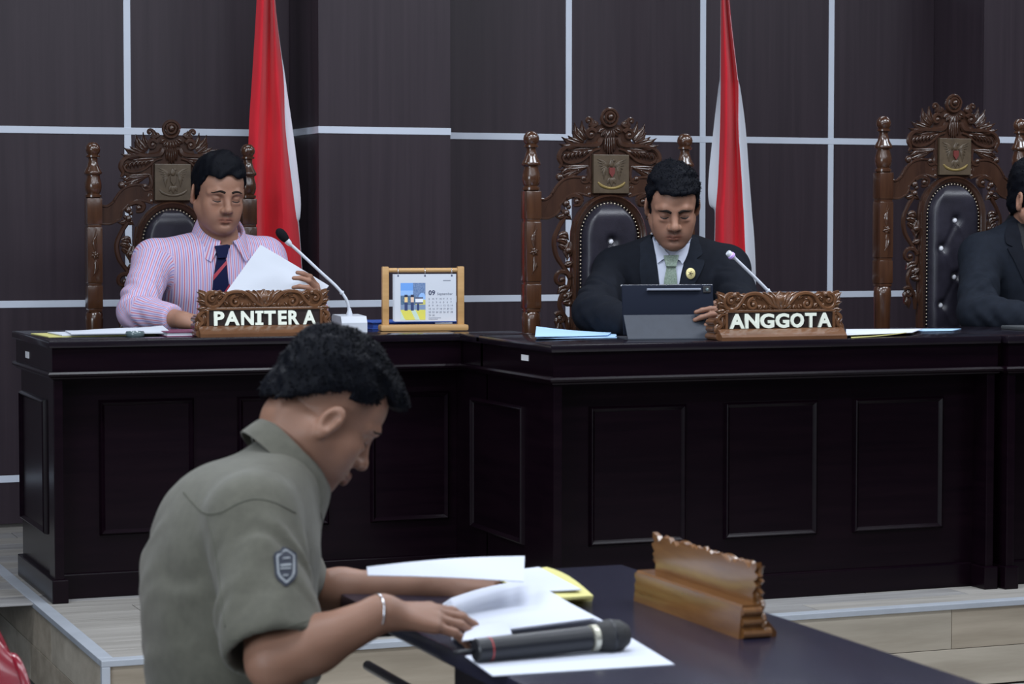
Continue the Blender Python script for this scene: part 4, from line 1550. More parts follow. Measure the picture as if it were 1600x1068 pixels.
# main open stack of printed pages
st = empty('paper_stack', tp(830, 960), 0, 'open stack of printed white pages beneath the reading hand', 'papers')
q = [(712, 1000), (905, 985), (948, 966), (830, 912), (690, 945)]
for k in range(5):
    z = 0.003 + 0.0035 * k
    a, b_, c_, d = tp(706 + 3 * k, 998 - 1.5 * k, z), tp(948 - 5 * k, 972 - 1.8 * k, z), tp(836 - 2 * k, 912 - 2 * k, z + 0.004 * k), tp(692 + 3 * k, 942 - 2 * k, z)
    sh_ = sheet([a, b_, c_, d], 0, 0.0028, m_paperF, st, 'page', curl=lambda f, g, k=k: (0, 0, 0.004 * (k / 4) * math.sin(PI * min(1, f * 1.1)) * g))
# small folded slip under the fingers
tag(sheet([tp(722, 1000, .022), tp(800, 990, .022), tp(792, 968, .026), tp(730, 975, .026)], 0.006, 0.0015, m_paperF, name='paper_slip'), 'small folded slip by the finger tips', 'paper')

# ------------------------------------------------------------------ black hand microphone
m_micbody = mat('microphone_body', (0.014, 0.015, 0.020), 0.38)
m_micring = mat('microphone_ring', (0.62, 0.60, 0.50), 0.3, metal=0.6)
m_micred = mat('microphone_red_line', (0.45, 0.05, 0.05), 0.5)
m_mesh = mat('microphone_grille', (0.014, 0.014, 0.016), 0.55, bump=1.0, bscale=(700, 700, 700))
tail, tip = tp(742, 1016, 0.019), tp(985, 990, 0.024)
ax3 = (tip - tail)
Lm = ax3.length
Rm = ax3.normalized().to_track_quat('Z', 'Y').to_matrix()
mic = empty('microphone', tail, 0, 'black wireless hand microphone lying on the white sheet', 'microphone')
s = Lm / 0.25
mb = MB()
mb.lathe([(0.0150, 0.0), (0.0172, 0.002), (0.0172, 0.020), (0.0178, 0.10), (0.0182, 0.165), (0.0185, 0.180), (0.0150, 0.184)], tail, n=24, axis=Rm @ Matrix.Scale(s, 3))
mb.build('body', m_micbody, mic, smooth=True, angle=0.6)
mb = MB()
mb.lathe([(0.0150, 0.183), (0.0195, 0.185), (0.0195, 0.193), (0.0150, 0.195)], tail, n=24, axis=Rm @ Matrix.Scale(s, 3))
mb.build('ring', m_micring, mic, smooth=True, angle=0.6)
mb = MB()
mb.lathe([(0.0178, 0.194), (0.0215, 0.200), (0.0245, 0.212), (0.0245, 0.218), (0.0225, 0.232), (0.016, 0.243), (0.006, 0.248), (0.001, 0.249)], tail, n=24, axis=Rm @ Matrix.Scale(s, 3))
gr = mb.build('grille', m_mesh, mic, smooth=True, angle=0.8)
mb = MB()
mb.lathe([(0.0240, 0.212), (0.0252, 0.213), (0.0252, 0.217), (0.0240, 0.218)], tail, n=24, axis=Rm @ Matrix.Scale(s, 3))
mb.build('grille_band', m_micbody, gr, smooth=True, angle=0.6)
mb = MB()
mb.lathe([(0.0165, 0.0215), (0.0176, 0.0217), (0.0176, 0.0232), (0.0165, 0.0234)], tail, n=24, axis=Rm @ Matrix.Scale(s, 3))
mb.build('red_line', m_micred, mic, smooth=True, angle=0.6)
mb = MB()
e = tp(708, 1019, 0.016)
mb.tube([tail - ax3.normalized() * 0.001, e], [0.0035, 0.003], n=8)
mb.build('antenna', m_micbody, mic, smooth=True)

# ------------------------------------------------------------------ chairs of the public side
m_red = mat('red_plastic', (0.20, 0.006, 0.018), 0.25, spec=0.5, coat=0.4)
m_chairmetal = mat('chrome_tube', (0.5, 0.5, 0.52), 0.2, metal=1.0)
pt = P(-4, 1010, D=4.3)
rc_ = empty('plastic_chair', (pt.x - 0.20, pt.y, 0), 0, 'glossy red plastic chair at the lower left corner of the picture', 'chair')
bx0, by0, topz = pt.x - 0.175, pt.y, pt.z + 0.17


def shell(f, g):
    u = (f - 0.5) * 2
    z = 0.43 + (topz - 0.43) * g
    half = 0.235 * (1 - 0.15 * g)
    zz = z - 0.20 * g ** 2 * abs(u) ** 2.5
    return Vector((bx0 + u * half, by0 + 0.05 * (1 - u * u) + 0.10 * g - 0.06, zz))


mb = MB()
mb.grid(shell, 16, 14, thick=0.006)
o = mb.build('backrest', m_red, rc_, smooth=True, angle=0.9)
finish_normals(o)
mb = MB()
rim = [shell(f, g) for f, g in [(0, i / 20) for i in range(21)] + [(i / 40, 1) for i in range(1, 41)] + [(1, 1 - i / 20) for i in range(1, 21)]]
mb.tube(rim, 0.009, n=8)
mb.build('backrest_rim', m_red, o, smooth=True)
mb = MB()
mb.grid(lambda f, g: Vector((bx0 + (f - .5) * 0.46, by0 - 0.02 - 0.42 * g, 0.44 - 0.03 * math.sin(PI * g) * math.sin(PI * f) + 0.01 * g)), 10, 10, thick=0.008)
o = mb.build('seat', m_red, rc_, smooth=True, angle=0.9)
finish_normals(o)
for sx in (-1, 1):
    for dy in (-0.40, 0.0):
        mb = MB()
        mb.tube([(bx0 + sx * 0.19, by0 + dy - 0.02, 0.43), (bx0 + sx * 0.23, by0 + dy + (0.04 if dy == 0 else -0.03), 0.0)], 0.012, n=10)
        mb.build('leg', m_chairmetal, rc_, smooth=True)
# ------------------------------------------------------------------ bodies: distance fields turned into one continuous surface
def axis_pts(lo, hi, coarse, fine=()):
    """Grid coordinates with finer spacing inside the given (a, b, step) ranges."""
    xs = [lo]
    while xs[-1] < hi:
        x = xs[-1]
        st = coarse
        for a, b_, s in fine:
            if a - 0.5 * coarse <= x <= b_:
                st = min(st, s)
        xs.append(x + st)
    return np.array(xs, np.float32)


class Field:
    def __init__(s, xs, ys, zs):
        s.ax = (xs, ys, zs)
        s.D = np.full((len(xs), len(ys), len(zs)), 1.0, np.float32)

    def block(s, lo, hi):
        sl = []
        for a, l, h in zip(s.ax, lo, hi):
            i0, i1 = np.searchsorted(a, l), np.searchsorted(a, h)
            sl.append(slice(max(0, i0 - 1), min(len(a), i1 + 1)))
        return tuple(sl)

    def coords(s, sl, M=None):
        X = s.ax[0][sl[0]][:, None, None]
        Y = s.ax[1][sl[1]][None, :, None]
        Z = s.ax[2][sl[2]][None, None, :]
        if M is None:
            return X, Y, Z
        I = M.inverted()
        return tuple(np.float32(I[r][0]) * X + np.float32(I[r][1]) * Y + np.float32(I[r][2]) * Z + np.float32(I[r][3]) for r in range(3))

    def apply(s, pts, rad, fn, k=0.0, op='add', M=None, pad=0.03):
        """pts: bounding points (in M space), rad: bounding radius, fn(X, Y, Z) -> distance."""
        W = [(M @ Vector(p)) if M is not None else Vector(p) for p in pts]
        lo = [min(w[i] for w in W) - rad - pad - k for i in range(3)]
        hi = [max(w[i] for w in W) + rad + pad + k for i in range(3)]
        sl = s.block(lo, hi)
        d0 = s.D[sl]
        if d0.size == 0:
            return
        d = fn(*s.coords(sl, M))
        if op == 'add':
            s.D[sl] = smin(d0, d, k)
        elif op == 'sub':
            s.D[sl] = -smin(-d0, d, k)
        elif op == 'int':
            s.D[sl] = -smin(-d0, -d, k)

    def cone(s, a, b_, ra, rb, k=0.0, op='add', M=None, sq=None):
        a, b_ = np.array(a, np.float32), np.array(b_, np.float32)
        s.apply([a, b_], max(ra, rb), lambda X, Y, Z: f_cone(X, Y, Z, a, b_, ra, rb), k, op, M)

    def chain(s, pts, rads, k=0.01, op='add', M=None):
        for i in range(len(pts) - 1):
            s.cone(pts[i], pts[i + 1], rads[i], rads[i + 1], k, op, M)

    def ell(s, c, r, k=0.0, op='add', M=None, R=None):
        if R is not None:
            M2 = Matrix.Translation(Vector(c)) @ R.to_4x4()
            M = M2 if M is None else M @ M2
            c = (0, 0, 0)
        s.apply([c], max(r), lambda X, Y, Z: f_ell(X, Y, Z, c, r), k, op, M)

    def box(s, c, h, rr, k=0.0, op='add', M=None):
        s.apply([c], math.sqrt(sum(q * q for q in h)), lambda X, Y, Z: f_box(X, Y, Z, c, h, rr), k, op, M)

    def mesh(s, smooth=1):
        return surface_nets(s.D, s.ax, smooth)


def smin(a, b_, k):
    if k <= 0:
        return np.minimum(a, b_)
    h = np.maximum(k - np.abs(a - b_), 0) / k
    return np.minimum(a, b_) - h * h * (k * 0.25)


def f_cone(X, Y, Z, a, b_, ra, rb):
    ba = b_ - a
    L = float(ba @ ba) + 1e-12
    t = np.clip(((X - a[0]) * ba[0] + (Y - a[1]) * ba[1] + (Z - a[2]) * ba[2]) / L, 0, 1)
    dx, dy, dz = X - a[0] - t * ba[0], Y - a[1] - t * ba[1], Z - a[2] - t * ba[2]
    return np.sqrt(dx * dx + dy * dy + dz * dz) - (ra + (rb - ra) * t)


def f_ell(X, Y, Z, c, r):
    x, y, z = (X - c[0]) / r[0], (Y - c[1]) / r[1], (Z - c[2]) / r[2]
    k0 = np.sqrt(x * x + y * y + z * z) + 1e-6
    k1 = np.sqrt((x / r[0]) ** 2 + (y / r[1]) ** 2 + (z / r[2]) ** 2) + 1e-6
    return k0 * (k0 - 1) / k1


def f_box(X, Y, Z, c, h, rr):
    x, y, z = np.abs(X - c[0]) - (h[0] - rr), np.abs(Y - c[1]) - (h[1] - rr), np.abs(Z - c[2]) - (h[2] - rr)
    return np.sqrt(np.maximum(x, 0) ** 2 + np.maximum(y, 0) ** 2 + np.maximum(z, 0) ** 2) + np.minimum(np.maximum(np.maximum(x, y), z), 0) - rr


def surface_nets(D, ax, smooth=1):
    nx, ny, nz = D.shape
    S = D < 0
    cid, cpt = [], []
    cy, cz = ny, nz
    edges = []
    for a in range(3):
        s0 = [slice(None)] * 3
        s1 = [slice(None)] * 3
        s0[a], s1[a] = slice(0, -1), slice(1, None)
        cr = S[tuple(s0)] != S[tuple(s1)]
        I = np.nonzero(cr)
        d0 = D[tuple(s0)][I]
        d1 = D[tuple(s1)][I]
        t = d0 / (d0 - d1)
        pt = np.stack([ax[i][I[i]] for i in range(3)], 1).astype(np.float64)
        pt[:, a] += t * (ax[a][I[a] + 1] - ax[a][I[a]])
        o1, o2 = [(1, 2), (2, 0), (0, 1)][a]
        edges.append((I, pt, d0 < 0, o1, o2))
        for p in (0, 1):
            for q in (0, 1):
                J = [I[0].copy(), I[1].copy(), I[2].copy()]
                J[o1] -= p
                J[o2] -= q
                ok = (J[o1] >= 0) & (J[o2] >= 0)
                cid.append(((J[0] * cy + J[1]) * cz + J[2])[ok])
                cpt.append(pt[ok])
    cid = np.concatenate(cid)
    cpt = np.concatenate(cpt)
    u, inv = np.unique(cid, return_inverse=True)
    cnt = np.bincount(inv)
    V = np.stack([np.bincount(inv, cpt[:, i]) / cnt for i in range(3)], 1)
    Q = []
    for I, pt, neg, o1, o2 in edges:
        ok = (I[o1] > 0) & (I[o2] > 0)
        I = [q[ok] for q in I]
        neg = neg[ok]

        def cell(p, q):
            J = [I[0].copy(), I[1].copy(), I[2].copy()]
            J[o1] -= p
            J[o2] -= q
            return np.searchsorted(u, (J[0] * cy + J[1]) * cz + J[2])
        q4 = np.stack([cell(1, 1), cell(0, 1), cell(0, 0), cell(1, 0)], 1)
        q4[~neg] = q4[~neg][:, ::-1]
        Q.append(q4)
    Q = np.concatenate(Q)
    for _ in range(smooth):
        e = np.concatenate([Q[:, [0, 1]], Q[:, [1, 2]], Q[:, [2, 3]], Q[:, [3, 0]]])
        e = np.concatenate([e, e[:, ::-1]])
        n = np.bincount(e[:, 0], minlength=len(V))
        A = np.stack([np.bincount(e[:, 0], V[e[:, 1], i], minlength=len(V)) for i in range(3)], 1) / np.maximum(n, 1)[:, None]
        V = 0.5 * V + 0.5 * A
    return V, Q


def np_object(name, V, Q, m, parent=None, attrs=None, smooth=True):
    me = bpy.data.meshes.new(name)
    me.vertices.add(len(V))
    me.vertices.foreach_set('co', np.asarray(V, np.float32).ravel())
    me.loops.add(Q.size)
    me.loops.foreach_set('vertex_index', Q.astype(np.int32).ravel())
    me.polygons.add(len(Q))
    me.polygons.foreach_set('loop_start', np.arange(0, Q.size, Q.shape[1], dtype=np.int32))
    me.polygons.foreach_set('loop_total', np.full(len(Q), Q.shape[1], np.int32))
    if smooth:
        me.polygons.foreach_set('use_smooth', np.ones(len(Q), bool))
    me.update()
    me.validate()
    for k, v in (attrs or {}).items():
        if v.ndim == 2:
            a = me.color_attributes.new(k, 'FLOAT_COLOR', 'POINT')
            c4 = np.ones((len(v), 4), np.float32)
            c4[:, :3] = v
            a.data.foreach_set('color', c4.ravel())
        else:
            a = me.attributes.new(k, 'FLOAT', 'POINT')
            a.data.foreach_set('value', v.astype(np.float32))
    for q in (m if isinstance(m, (list, tuple)) else [m]):
        me.materials.append(q)
    return link(name, me, parent)


def vnoise(P_, seed=0):
    """Cheap smooth noise on an (n, 3) array, about -1..1."""
    r = np.random.RandomState(seed)
    out = np.zeros(len(P_))
    for i in range(6):
        k = r.normal(size=3)
        k /= np.linalg.norm(k)
        out += np.sin(P_ @ k * (1 + 0.35 * i) + r.uniform(0, 6.28))
    return out / 3.0


def frame(pos, yaw=0.0, pitch=0.0, roll=0.0):
    """Local frame facing -y; yaw turns about z (counter-clockwise), pitch > 0 nods forward, roll tilts to the local +x side."""
    return Matrix.Translation(Vector(pos)) @ Matrix.Rotation(yaw, 4, 'Z') @ Matrix.Rotation(pitch, 4, 'X') @ Matrix.Rotation(roll, 4, 'Y')


def mirror2(fn):
    for s in (-1, 1):
        fn(s)


# ---- head in its own frame: face towards -y, eyes at z = 0, chin near z = -0.118
def add_head(f, M, w=1.0, jaw=1.0, nose=1.0, lips=1.0, full=0.0, lid=1.0, chin=0.0, brow=1.0, mouth_y=0.0, ear=(0.0, 0.0)):
    E = lambda c, r, k, op='add', R=None: f.ell((c[0] * w, c[1], c[2]), (r[0] * w, r[1], r[2]), k, op, M, R)
    Cn = lambda a, b_, ra, rb, k, op='add': f.cone((a[0] * w, a[1], a[2]), (b_[0] * w, b_[1], b_[2]), ra, rb, k, op, M)
    E((0, 0.014, 0.036), (0.0745, 0.094, 0.083), 0.0)                       # cranium
    E((0, -0.028, 0.030), (0.066, 0.062, 0.062), 0.03)                      # forehead
    E((0, -0.026, -0.030), (0.0655 + full * 0.4, 0.062, 0.072), 0.025)      # mid face
    E((0, -0.034, -0.070), ((0.050 + full) * jaw, 0.050, 0.043), 0.03)      # jaw
    for s in (-1, 1):
        Cn((s * 0.058, 0.006, -0.050), (s * 0.022, -0.066, -0.100), 0.016 + full, 0.014, 0.035)
        E((s * 0.044, -0.058, -0.034), (0.021 + full, 0.021, 0.021), 0.022)   # cheekbone
        E((s * 0.036, -0.060, -0.066), (0.018 + full, 0.020, 0.022), 0.025)
    E((0, -0.075 - chin, -0.102), (0.019, 0.016, 0.016), 0.022)             # chin
    for s in (-1, 1):                                                        # eye sockets, brow, lids
        E((s * 0.033, -0.098, -0.003), (0.022, 0.020, 0.013), 0.014, 'sub')
        Cn((s * 0.012, -0.0860, 0.015), (s * 0.034, -0.0835, 0.0195), 0.0060 * brow, 0.0060 * brow, 0.014)
        Cn((s * 0.034, -0.0835, 0.0195), (s * 0.056, -0.0650, 0.011), 0.0060 * brow, 0.0045, 0.014)
        E((s * 0.0325, -0.0735, -0.0035), (0.0150, 0.0135, 0.0120), 0.004)     # closed / lowered lid over the eye
        Cn((s * 0.0205, -0.0855, -0.0085 - 0.002 * lid), (s * 0.0325, -0.0895, -0.0105 - 0.002 * lid), 0.0012, 0.0013, 0.003, 'sub')
        Cn((s * 0.0325, -0.0895, -0.0105 - 0.002 * lid), (s * 0.0455, -0.0810, -0.0075 - 0.002 * lid), 0.0013, 0.0012, 0.003, 'sub')
        E((s * 0.034, -0.0790, -0.0185), (0.0150, 0.0080, 0.0055), 0.008)      # lower lid pouch
    # nose
    Cn((0, -0.0835, 0.008), (0, -0.1045, -0.030), 0.0085, 0.0098 * nose, 0.014)
    E((0, -0.1080, -0.0365), (0.0125 * nose, 0.0120, 0.0105), 0.010)
    for s in (-1, 1):
        E((s * 0.0140 * nose, -0.0965, -0.0405), (0.0088, 0.0105, 0.0085), 0.007)
        E((s * 0.0075 * nose, -0.1050, -0.0480), (0.0040, 0.0060, 0.0032), 0.003, 'sub')
    # muzzle, lips
    my = mouth_y
    E((0, -0.072, -0.066), (0.030, 0.020, 0.020), 0.020)
    for s in (-1, 1):
        Cn((0, -0.0935 - my, -0.0660), (s * 0.027, -0.0800 - my, -0.0705), 0.0058 * lips, 0.0025, 0.006)
        Cn((0, -0.0915 - my, -0.0760), (s * 0.025, -0.0785 - my, -0.0728), 0.0072 * lips, 0.0028, 0.006)
        Cn((0, -0.1000 - my, -0.0708), (s * 0.030, -0.0830 - my, -0.0715), 0.0013, 0.0012, 0.003, 'sub')
        E((s * 0.0305, -0.0770 - my, -0.0715), (0.0035, 0.0040, 0.0030), 0.004, 'sub')
    E((0, -0.0970, -0.0560), (0.0035, 0.0040, 0.0060), 0.004, 'sub')
    E((0, -0.0930, -0.0865), (0.0140, 0.0060, 0.0040), 0.008, 'sub')
    for s in (-1, 1):                                                        # ears
        R = Matrix.Rotation(s * 0.42, 3, 'Z') @ Matrix.Rotation(0.18, 3, 'X')
        Me = M @ Matrix.Translation((s * 0.0815 * w, 0.018 + ear[0], -0.010 + ear[1])) @ R.to_4x4()
        f.ell((0, 0, 0.004), (0.0070, 0.0190, 0.0290), 0.006, 'add', Me)
        f.ell((0, -0.004, -0.020), (0.0070, 0.0105, 0.0130), 0.008, 'add', Me)
        f.ell((s * 0.0085, -0.002, 0.003), (0.0100, 0.0118, 0.0185), 0.003, 'sub', Me)
        f.cone((s * 0.003, -0.012, -0.004), (s * 0.003, -0.010, 0.010), 0.0035, 0.003, 0.004, 'add', Me)


def head_tint(V, M, base, w=1.0, shade=None, my=0.0, stub=0.35, fade=None, nail=None):
    """Skin colour per vertex: lips, beard shadow, brows, close-cropped fade, painted eye shade, ears."""
    I = np.array(M.inverted())
    H = V @ I[:3, :3].T + I[:3, 3]
    x, y, z = H[:, 0] / w, H[:, 1], H[:, 2]
    base = np.array(base)
    c = np.tile(base, (len(V), 1))
    c *= (1 + 0.05 * vnoise(V * 60, 3))[:, None]

    def blend(mask, col):
        nonlocal c
        m = np.clip(mask, 0, 1)[:, None]
        c = c * (1 - m) + np.array(col) * m
    near = (np.abs(x) < 0.10) & (z > -0.14) & (z < 0.14) & (y < 0.12)
    g = lambda cx, cy, cz, rx, ry, rz: np.exp(-(((x - cx) / rx) ** 2 + ((y - cy) / ry) ** 2 + ((z - cz) / rz) ** 2)) * near
    front = np.clip((-0.01 - y) / 0.04, 0, 1)
    if stub:   # beard shadow round mouth and chin
        b_ = np.clip((-0.045 - z) / 0.025, 0, 1) * np.clip((z + 0.135) / 0.02, 0, 1) * np.clip((0.01 - y) / 0.04, 0, 1) * near
        blend(b_ * stub * 0.6, base * np.array([0.55, 0.55, 0.62]))
        m_ = np.exp(-(((np.abs(x) - 0.010) / 0.016) ** 2 + ((z + 0.0575) / 0.0055) ** 2)) * (y < -0.07) * near
        blend(m_ * stub * 1.3, base * np.array([0.30, 0.30, 0.36]))
    lip = np.exp(-((x / 0.025) ** 4 + ((z + 0.0712) / 0.0098) ** 4)) * (y < -0.076 - my * 0.5) * near
    blend(lip * 0.75, base * np.array([0.78, 0.52, 0.52]))
    slit = np.exp(-((x / 0.026) ** 6 + ((z + 0.0710) / 0.0016) ** 2)) * (y < -0.076) * near
    blend(slit * 0.7, base * np.array([0.25, 0.15, 0.15]))
    for s in (-1, 1):
        blend(g(s * 0.044, -0.06, -0.038, 0.02, 0.04, 0.018) * 0.25, base * np.array([1.10, 0.88, 0.84]))
        blend(g(s * 0.0325, -0.085, -0.010, 0.018, 0.03, 0.013) * 0.65, base * np.array([0.62, 0.55, 0.58]))   # under-brow shade painted into the skin colour round the eyes
    if fade:
        blend(fade(x, y, z) * near, base * np.array([0.22, 0.22, 0.26]))
    return np.clip(c, 0.002, 1)


def hair_mesh(parent, M, inside, m, w=1.0, thick=0.014, seed=1, step=0.0032, tufts=900, tlen=0.014, lift=None, amp=0.004, freq=95.0, tr=0.0016, flow=(0, -0.4, 0.5)):
    """Cap of hair over the skull; inside(x, y, z) > 0 where hair grows (head space)."""
    r = 0.135
    ax = np.arange(-r, r, step, dtype=np.float32)
    zz = np.arange(-0.10, 0.165, step, dtype=np.float32)
    f = Field(ax, np.arange(-0.15, 0.14, step, dtype=np.float32), zz)
    X, Y, Z = f.coords((slice(None),) * 3)
    d = f_ell(X, Y, Z, (0, 0.014, 0.036), (0.0745 * w, 0.094, 0.083))
    d = smin(d, f_ell(X, Y, Z, (0, -0.028, 0.030), (0.066 * w, 0.062, 0.062)), 0.03)
    d = smin(d, f_ell(X, Y, Z, (0, 0.030, -0.02), (0.064 * w, 0.072, 0.070)), 0.03)
    rs = np.random.RandomState(seed)
    nz = 0
    for i in range(7):
        k = rs.normal(size=3) * freq * (0.5 + 0.25 * i)
        nz = nz + np.sin(X * k[0] + Y * k[1] + Z * k[2] + rs.uniform(0, 6.28)) / (1 + 0.25 * i)
    t = thick * (0.45 + 0.55 * np.clip((Z - 0.0) / 0.05, 0, 1))
    t = t if not callable(lift) else t + lift(X / w, Y, Z)
    dh = d - t - amp * nz * 0.4
    ins = inside(X / w, Y, Z) + 0.0022 * nz
    f.D = np.maximum(dh, -ins).astype(np.float32)
    f.D = np.maximum(f.D, -(d + 0.012))
    V, Q = f.mesh(1)
    # strand tufts standing off the cap
    A = V[Q[:, 0]]
    nrm = np.cross(V[Q[:, 1]] - V[Q[:, 0]], V[Q[:, 3]] - V[Q[:, 0]])
    nrm /= np.linalg.norm(nrm, axis=1)[:, None] + 1e-9
    c = np.array([0, 0.01, 0.03])
    outw = ((A - c) * nrm).sum(1) > 0.02
    idx = np.nonzero(outw)[0]
    pick = rs.choice(idx, min(tufts, len(idx)), replace=False)
    TV, TQ = [], []
    n0 = len(V)
    for i in pick:
        p, n = A[i], nrm[i]
        dirv = n * 0.55 + np.array(flow) * 0.8 + rs.normal(size=3) * 0.30
        dirv /= np.linalg.norm(dirv)
        s_ = np.cross(dirv, [0.3, 0.5, 0.8])
        s_ /= np.linalg.norm(s_)
        q = np.cross(dirv, s_)
        L = tlen * rs.uniform(0.5, 1.2)
        b0 = p - n * 0.003
        mid = b0 + dirv * L * 0.55 + n * 0.001
        tip = b0 + dirv * L + np.array([0, 0, -0.15]) * L
        o = n0 + len(TV)
        for an in (0, 2.1, 4.2):
            TV.append(b0 + (s_ * math.cos(an) + q * math.sin(an)) * tr * 1.2)
        for an in (0, 2.1, 4.2):
            TV.append(mid + (s_ * math.cos(an) + q * math.sin(an)) * tr)
        TV.append(tip)
        for k in range(3):
            k2 = (k + 1) % 3
            TQ.append((o + k, o + k2, o + 3 + k2, o + 3 + k))
            TQ.append((o + 3 + k, o + 3 + k2, o + 6, o + 6))
    V2 = np.concatenate([V, np.array(TV)]) if TV else V
    R = np.array(M)
    V2 = V2 @ R[:3, :3].T + R[:3, 3]
    quads = [tuple(q) for q in Q] + [tuple(dict.fromkeys(q)) for q in TQ]
    me = bpy.data.meshes.new('hair')
    me.from_pydata([tuple(v) for v in V2], [], quads)
    me.materials.append(m)
    me.polygons.foreach_set('use_smooth', [True] * len(me.polygons))
    return link('hair', me, parent)


def brow_mesh(parent, M, bvh, m, w=1.0, arch=0.0, thick=1.0, zoff=0.0):
    for s in (-1, 1):
        mb = MB()
        pts = []
        for f_ in range(9):
            t = f_ / 8
            x = s * (0.012 + 0.042 * t) * w
            z = 0.0175 + zoff * (1.3 - 0.6 * t) + (0.0060 + arch) * math.sin(PI * min(1, t * 1.15)) - 0.003 * t
            o, d = M @ Vector((x, -0.2, z)), (M.to_3x3() @ Vector((0, 1, 0)))
            hit = bvh.ray_cast(o, d)
            if hit[0]:
                pts.append((hit[0] - d * 0.0003, 0.0036 * thick * (0.55 + 0.6 * math.sin(PI * min(1, 0.2 + t * 0.75))) * (1 - 0.55 * t)))
        if len(pts) > 3:
            mb.tube([p for p, r in pts], [r for p, r in pts], n=6, flat=(M.to_3x3() @ Vector((0, 1, 0)), 0.45))
            mb.build('eyebrow', m_brow, parent, smooth=True)


def lash_mesh(parent, M, bvh, m, w=1.0, lid=1.0, th=0.0011):
    for s in (-1, 1):
        pts = []
        for f_ in range(8):
            t = f_ / 7
            x = s * (0.0195 + 0.027 * t) * w
            z = -0.0085 - 0.002 * lid - 0.0028 * math.sin(PI * t)
            o, d = M @ Vector((x, -0.2, z)), (M.to_3x3() @ Vector((0, 1, 0)))
            hit = bvh.ray_cast(o, d)
            if hit[0]:
                pts.append(hit[0] - d * 0.0002)
        if len(pts) > 3:
            mb = MB()
            mb.tube(pts, [th * (0.5 + 0.5 * math.sin(PI * min(1, 0.1 + i / len(pts)))) for i in range(len(pts))], n=5)
            mb.build('eyelashes', m, parent, smooth=True)


def bvh_of(V, Q):
    return BVHTree.FromPolygons([tuple(v) for v in V], [tuple(int(i) for i in q) for q in Q])


# ---- hands
def add_hand(f, M, curls, spread=0.10, thumb=(0.9, 0.5, 0.3), s=1.0, side=1, k=0.004):
    """Hand in frame M: wrist at origin, fingers towards +x, back of the hand towards +z, thumb on the side*y side.
    curls: for index..little, three bend angles (radians, towards -z)."""
    L = [(0.046, 0.026, 0.021), (0.050, 0.030, 0.022), (0.046, 0.028, 0.021), (0.037, 0.021, 0.019)]
    R = [0.0092, 0.0094, 0.0088, 0.0078]
    base = [(0.092, 0.027, 0.001), (0.096, 0.008, 0.004), (0.091, -0.011, 0.002), (0.083, -0.028, -0.003)]
    f.cone((-0.01 * s, 0, 0), (0.02 * s, 0, -0.001), 0.024 * s, 0.022 * s, k * 4, 'add', M)
    for i in range(4):                     # palm: one tapered bar per metacarpal
        bx, by, bz = base[i]
        a = (0.016 * s, side * by * 0.45 * s, -0.002 * s)
        b_ = (bx * s, side * by * s, bz * s)
        f.cone(a, b_, 0.0145 * s, 0.0118 * s, k * 3, 'add', M)
    f.cone((0.03 * s, side * 0.010 * s, -0.010 * s), (0.075 * s, -side * 0.004 * s, -0.008 * s), 0.014 * s, 0.012 * s, k * 3, 'add', M)
    tips = []
    for i in range(4):
        p = Vector(base[i])
        ang = 0.0
        yaw = spread * (1.2 - 0.8 * i)
        pts, rr = [(p.x * s, side * p.y * s, p.z * s)], [R[i] * 1.10 * s]
        for j in range(3):
            ang += curls[i][j]
            d = Vector((math.cos(ang) * math.cos(yaw), math.cos(ang) * math.sin(yaw), -math.sin(ang)))
            p = p + d * L[i][j]
            pts.append((p.x * s, side * p.y * s, p.z * s))
            rr.append(R[i] * (0.98, 0.88, 0.76)[j] * s)
        f.chain(pts, rr, k, 'add', M)
        tips.append((M @ Vector(pts[-1]), (M.to_3x3() @ Vector((d.x, side * d.y, d.z))).normalized(), rr[-1]))
    a, b_, c_ = thumb                      # thumb leaves the side of the palm near the wrist
    t0 = Vector((0.024, 0.020, -0.006))
    d1 = Vector((math.cos(a), math.sin(a), -0.25)).normalized()
    d2 = Vector((math.cos(a - b_), math.sin(a - b_), -0.30)).normalized()
    d3 = Vector((math.cos(a - b_ - c_), math.sin(a - b_ - c_), -0.32)).normalized()
    p1 = t0 + d1 * 0.043
    p2 = p1 + d2 * 0.034
    p3 = p2 + d3 * 0.026
    f.chain([(q.x * s, side * q.y * s, q.z * s) for q in (t0, p1, p2, p3)], [0.0165 * s, 0.0115 * s, 0.0105 * s, 0.0085 * s], k * 2, 'add', M)
    tips.append((M @ Vector((p3.x * s, side * p3.y * s, p3.z * s)), (M.to_3x3() @ Vector((d3.x, side * d3.y, d3.z))).normalized(), 0.0085 * s))
    return tips


def hand_frame(wrist, fingers, back):
    """Frame at the wrist: +x along the fingers, +z out of the back of the hand."""
    x = Vector(fingers).normalized()
    z = Vector(back)
    z = (z - x * z.dot(x)).normalized()
    y = z.cross(x)
    return Matrix(((x.x, y.x, z.x, wrist[0]), (x.y, y.y, z.y, wrist[1]), (x.z, y.z, z.z, wrist[2]), (0, 0, 0, 1)))


# ---- materials of the people
def skin(name, rough=0.5):
    return mat(name, (1, 1, 1), rough, spec=0.35, attr='tint', sss=0.12, bump=0.12, bscale=(420, 420, 420))


m_hair = mat('black_hair', (0.0026, 0.0032, 0.0060), 0.62, spec=0.10, var=0.4, scale=(300, 300, 60))
m_brow = mat('eyebrow_hair', (0.016, 0.011, 0.009), 0.8, spec=0.2)
m_lash = mat('dark_lashes', (0.008, 0.006, 0.006), 0.6)
# ------------------------------------------------------------------ garments and figure builder
V3 = lambda p: Vector((float(p[0]), float(p[1]), float(p[2])))


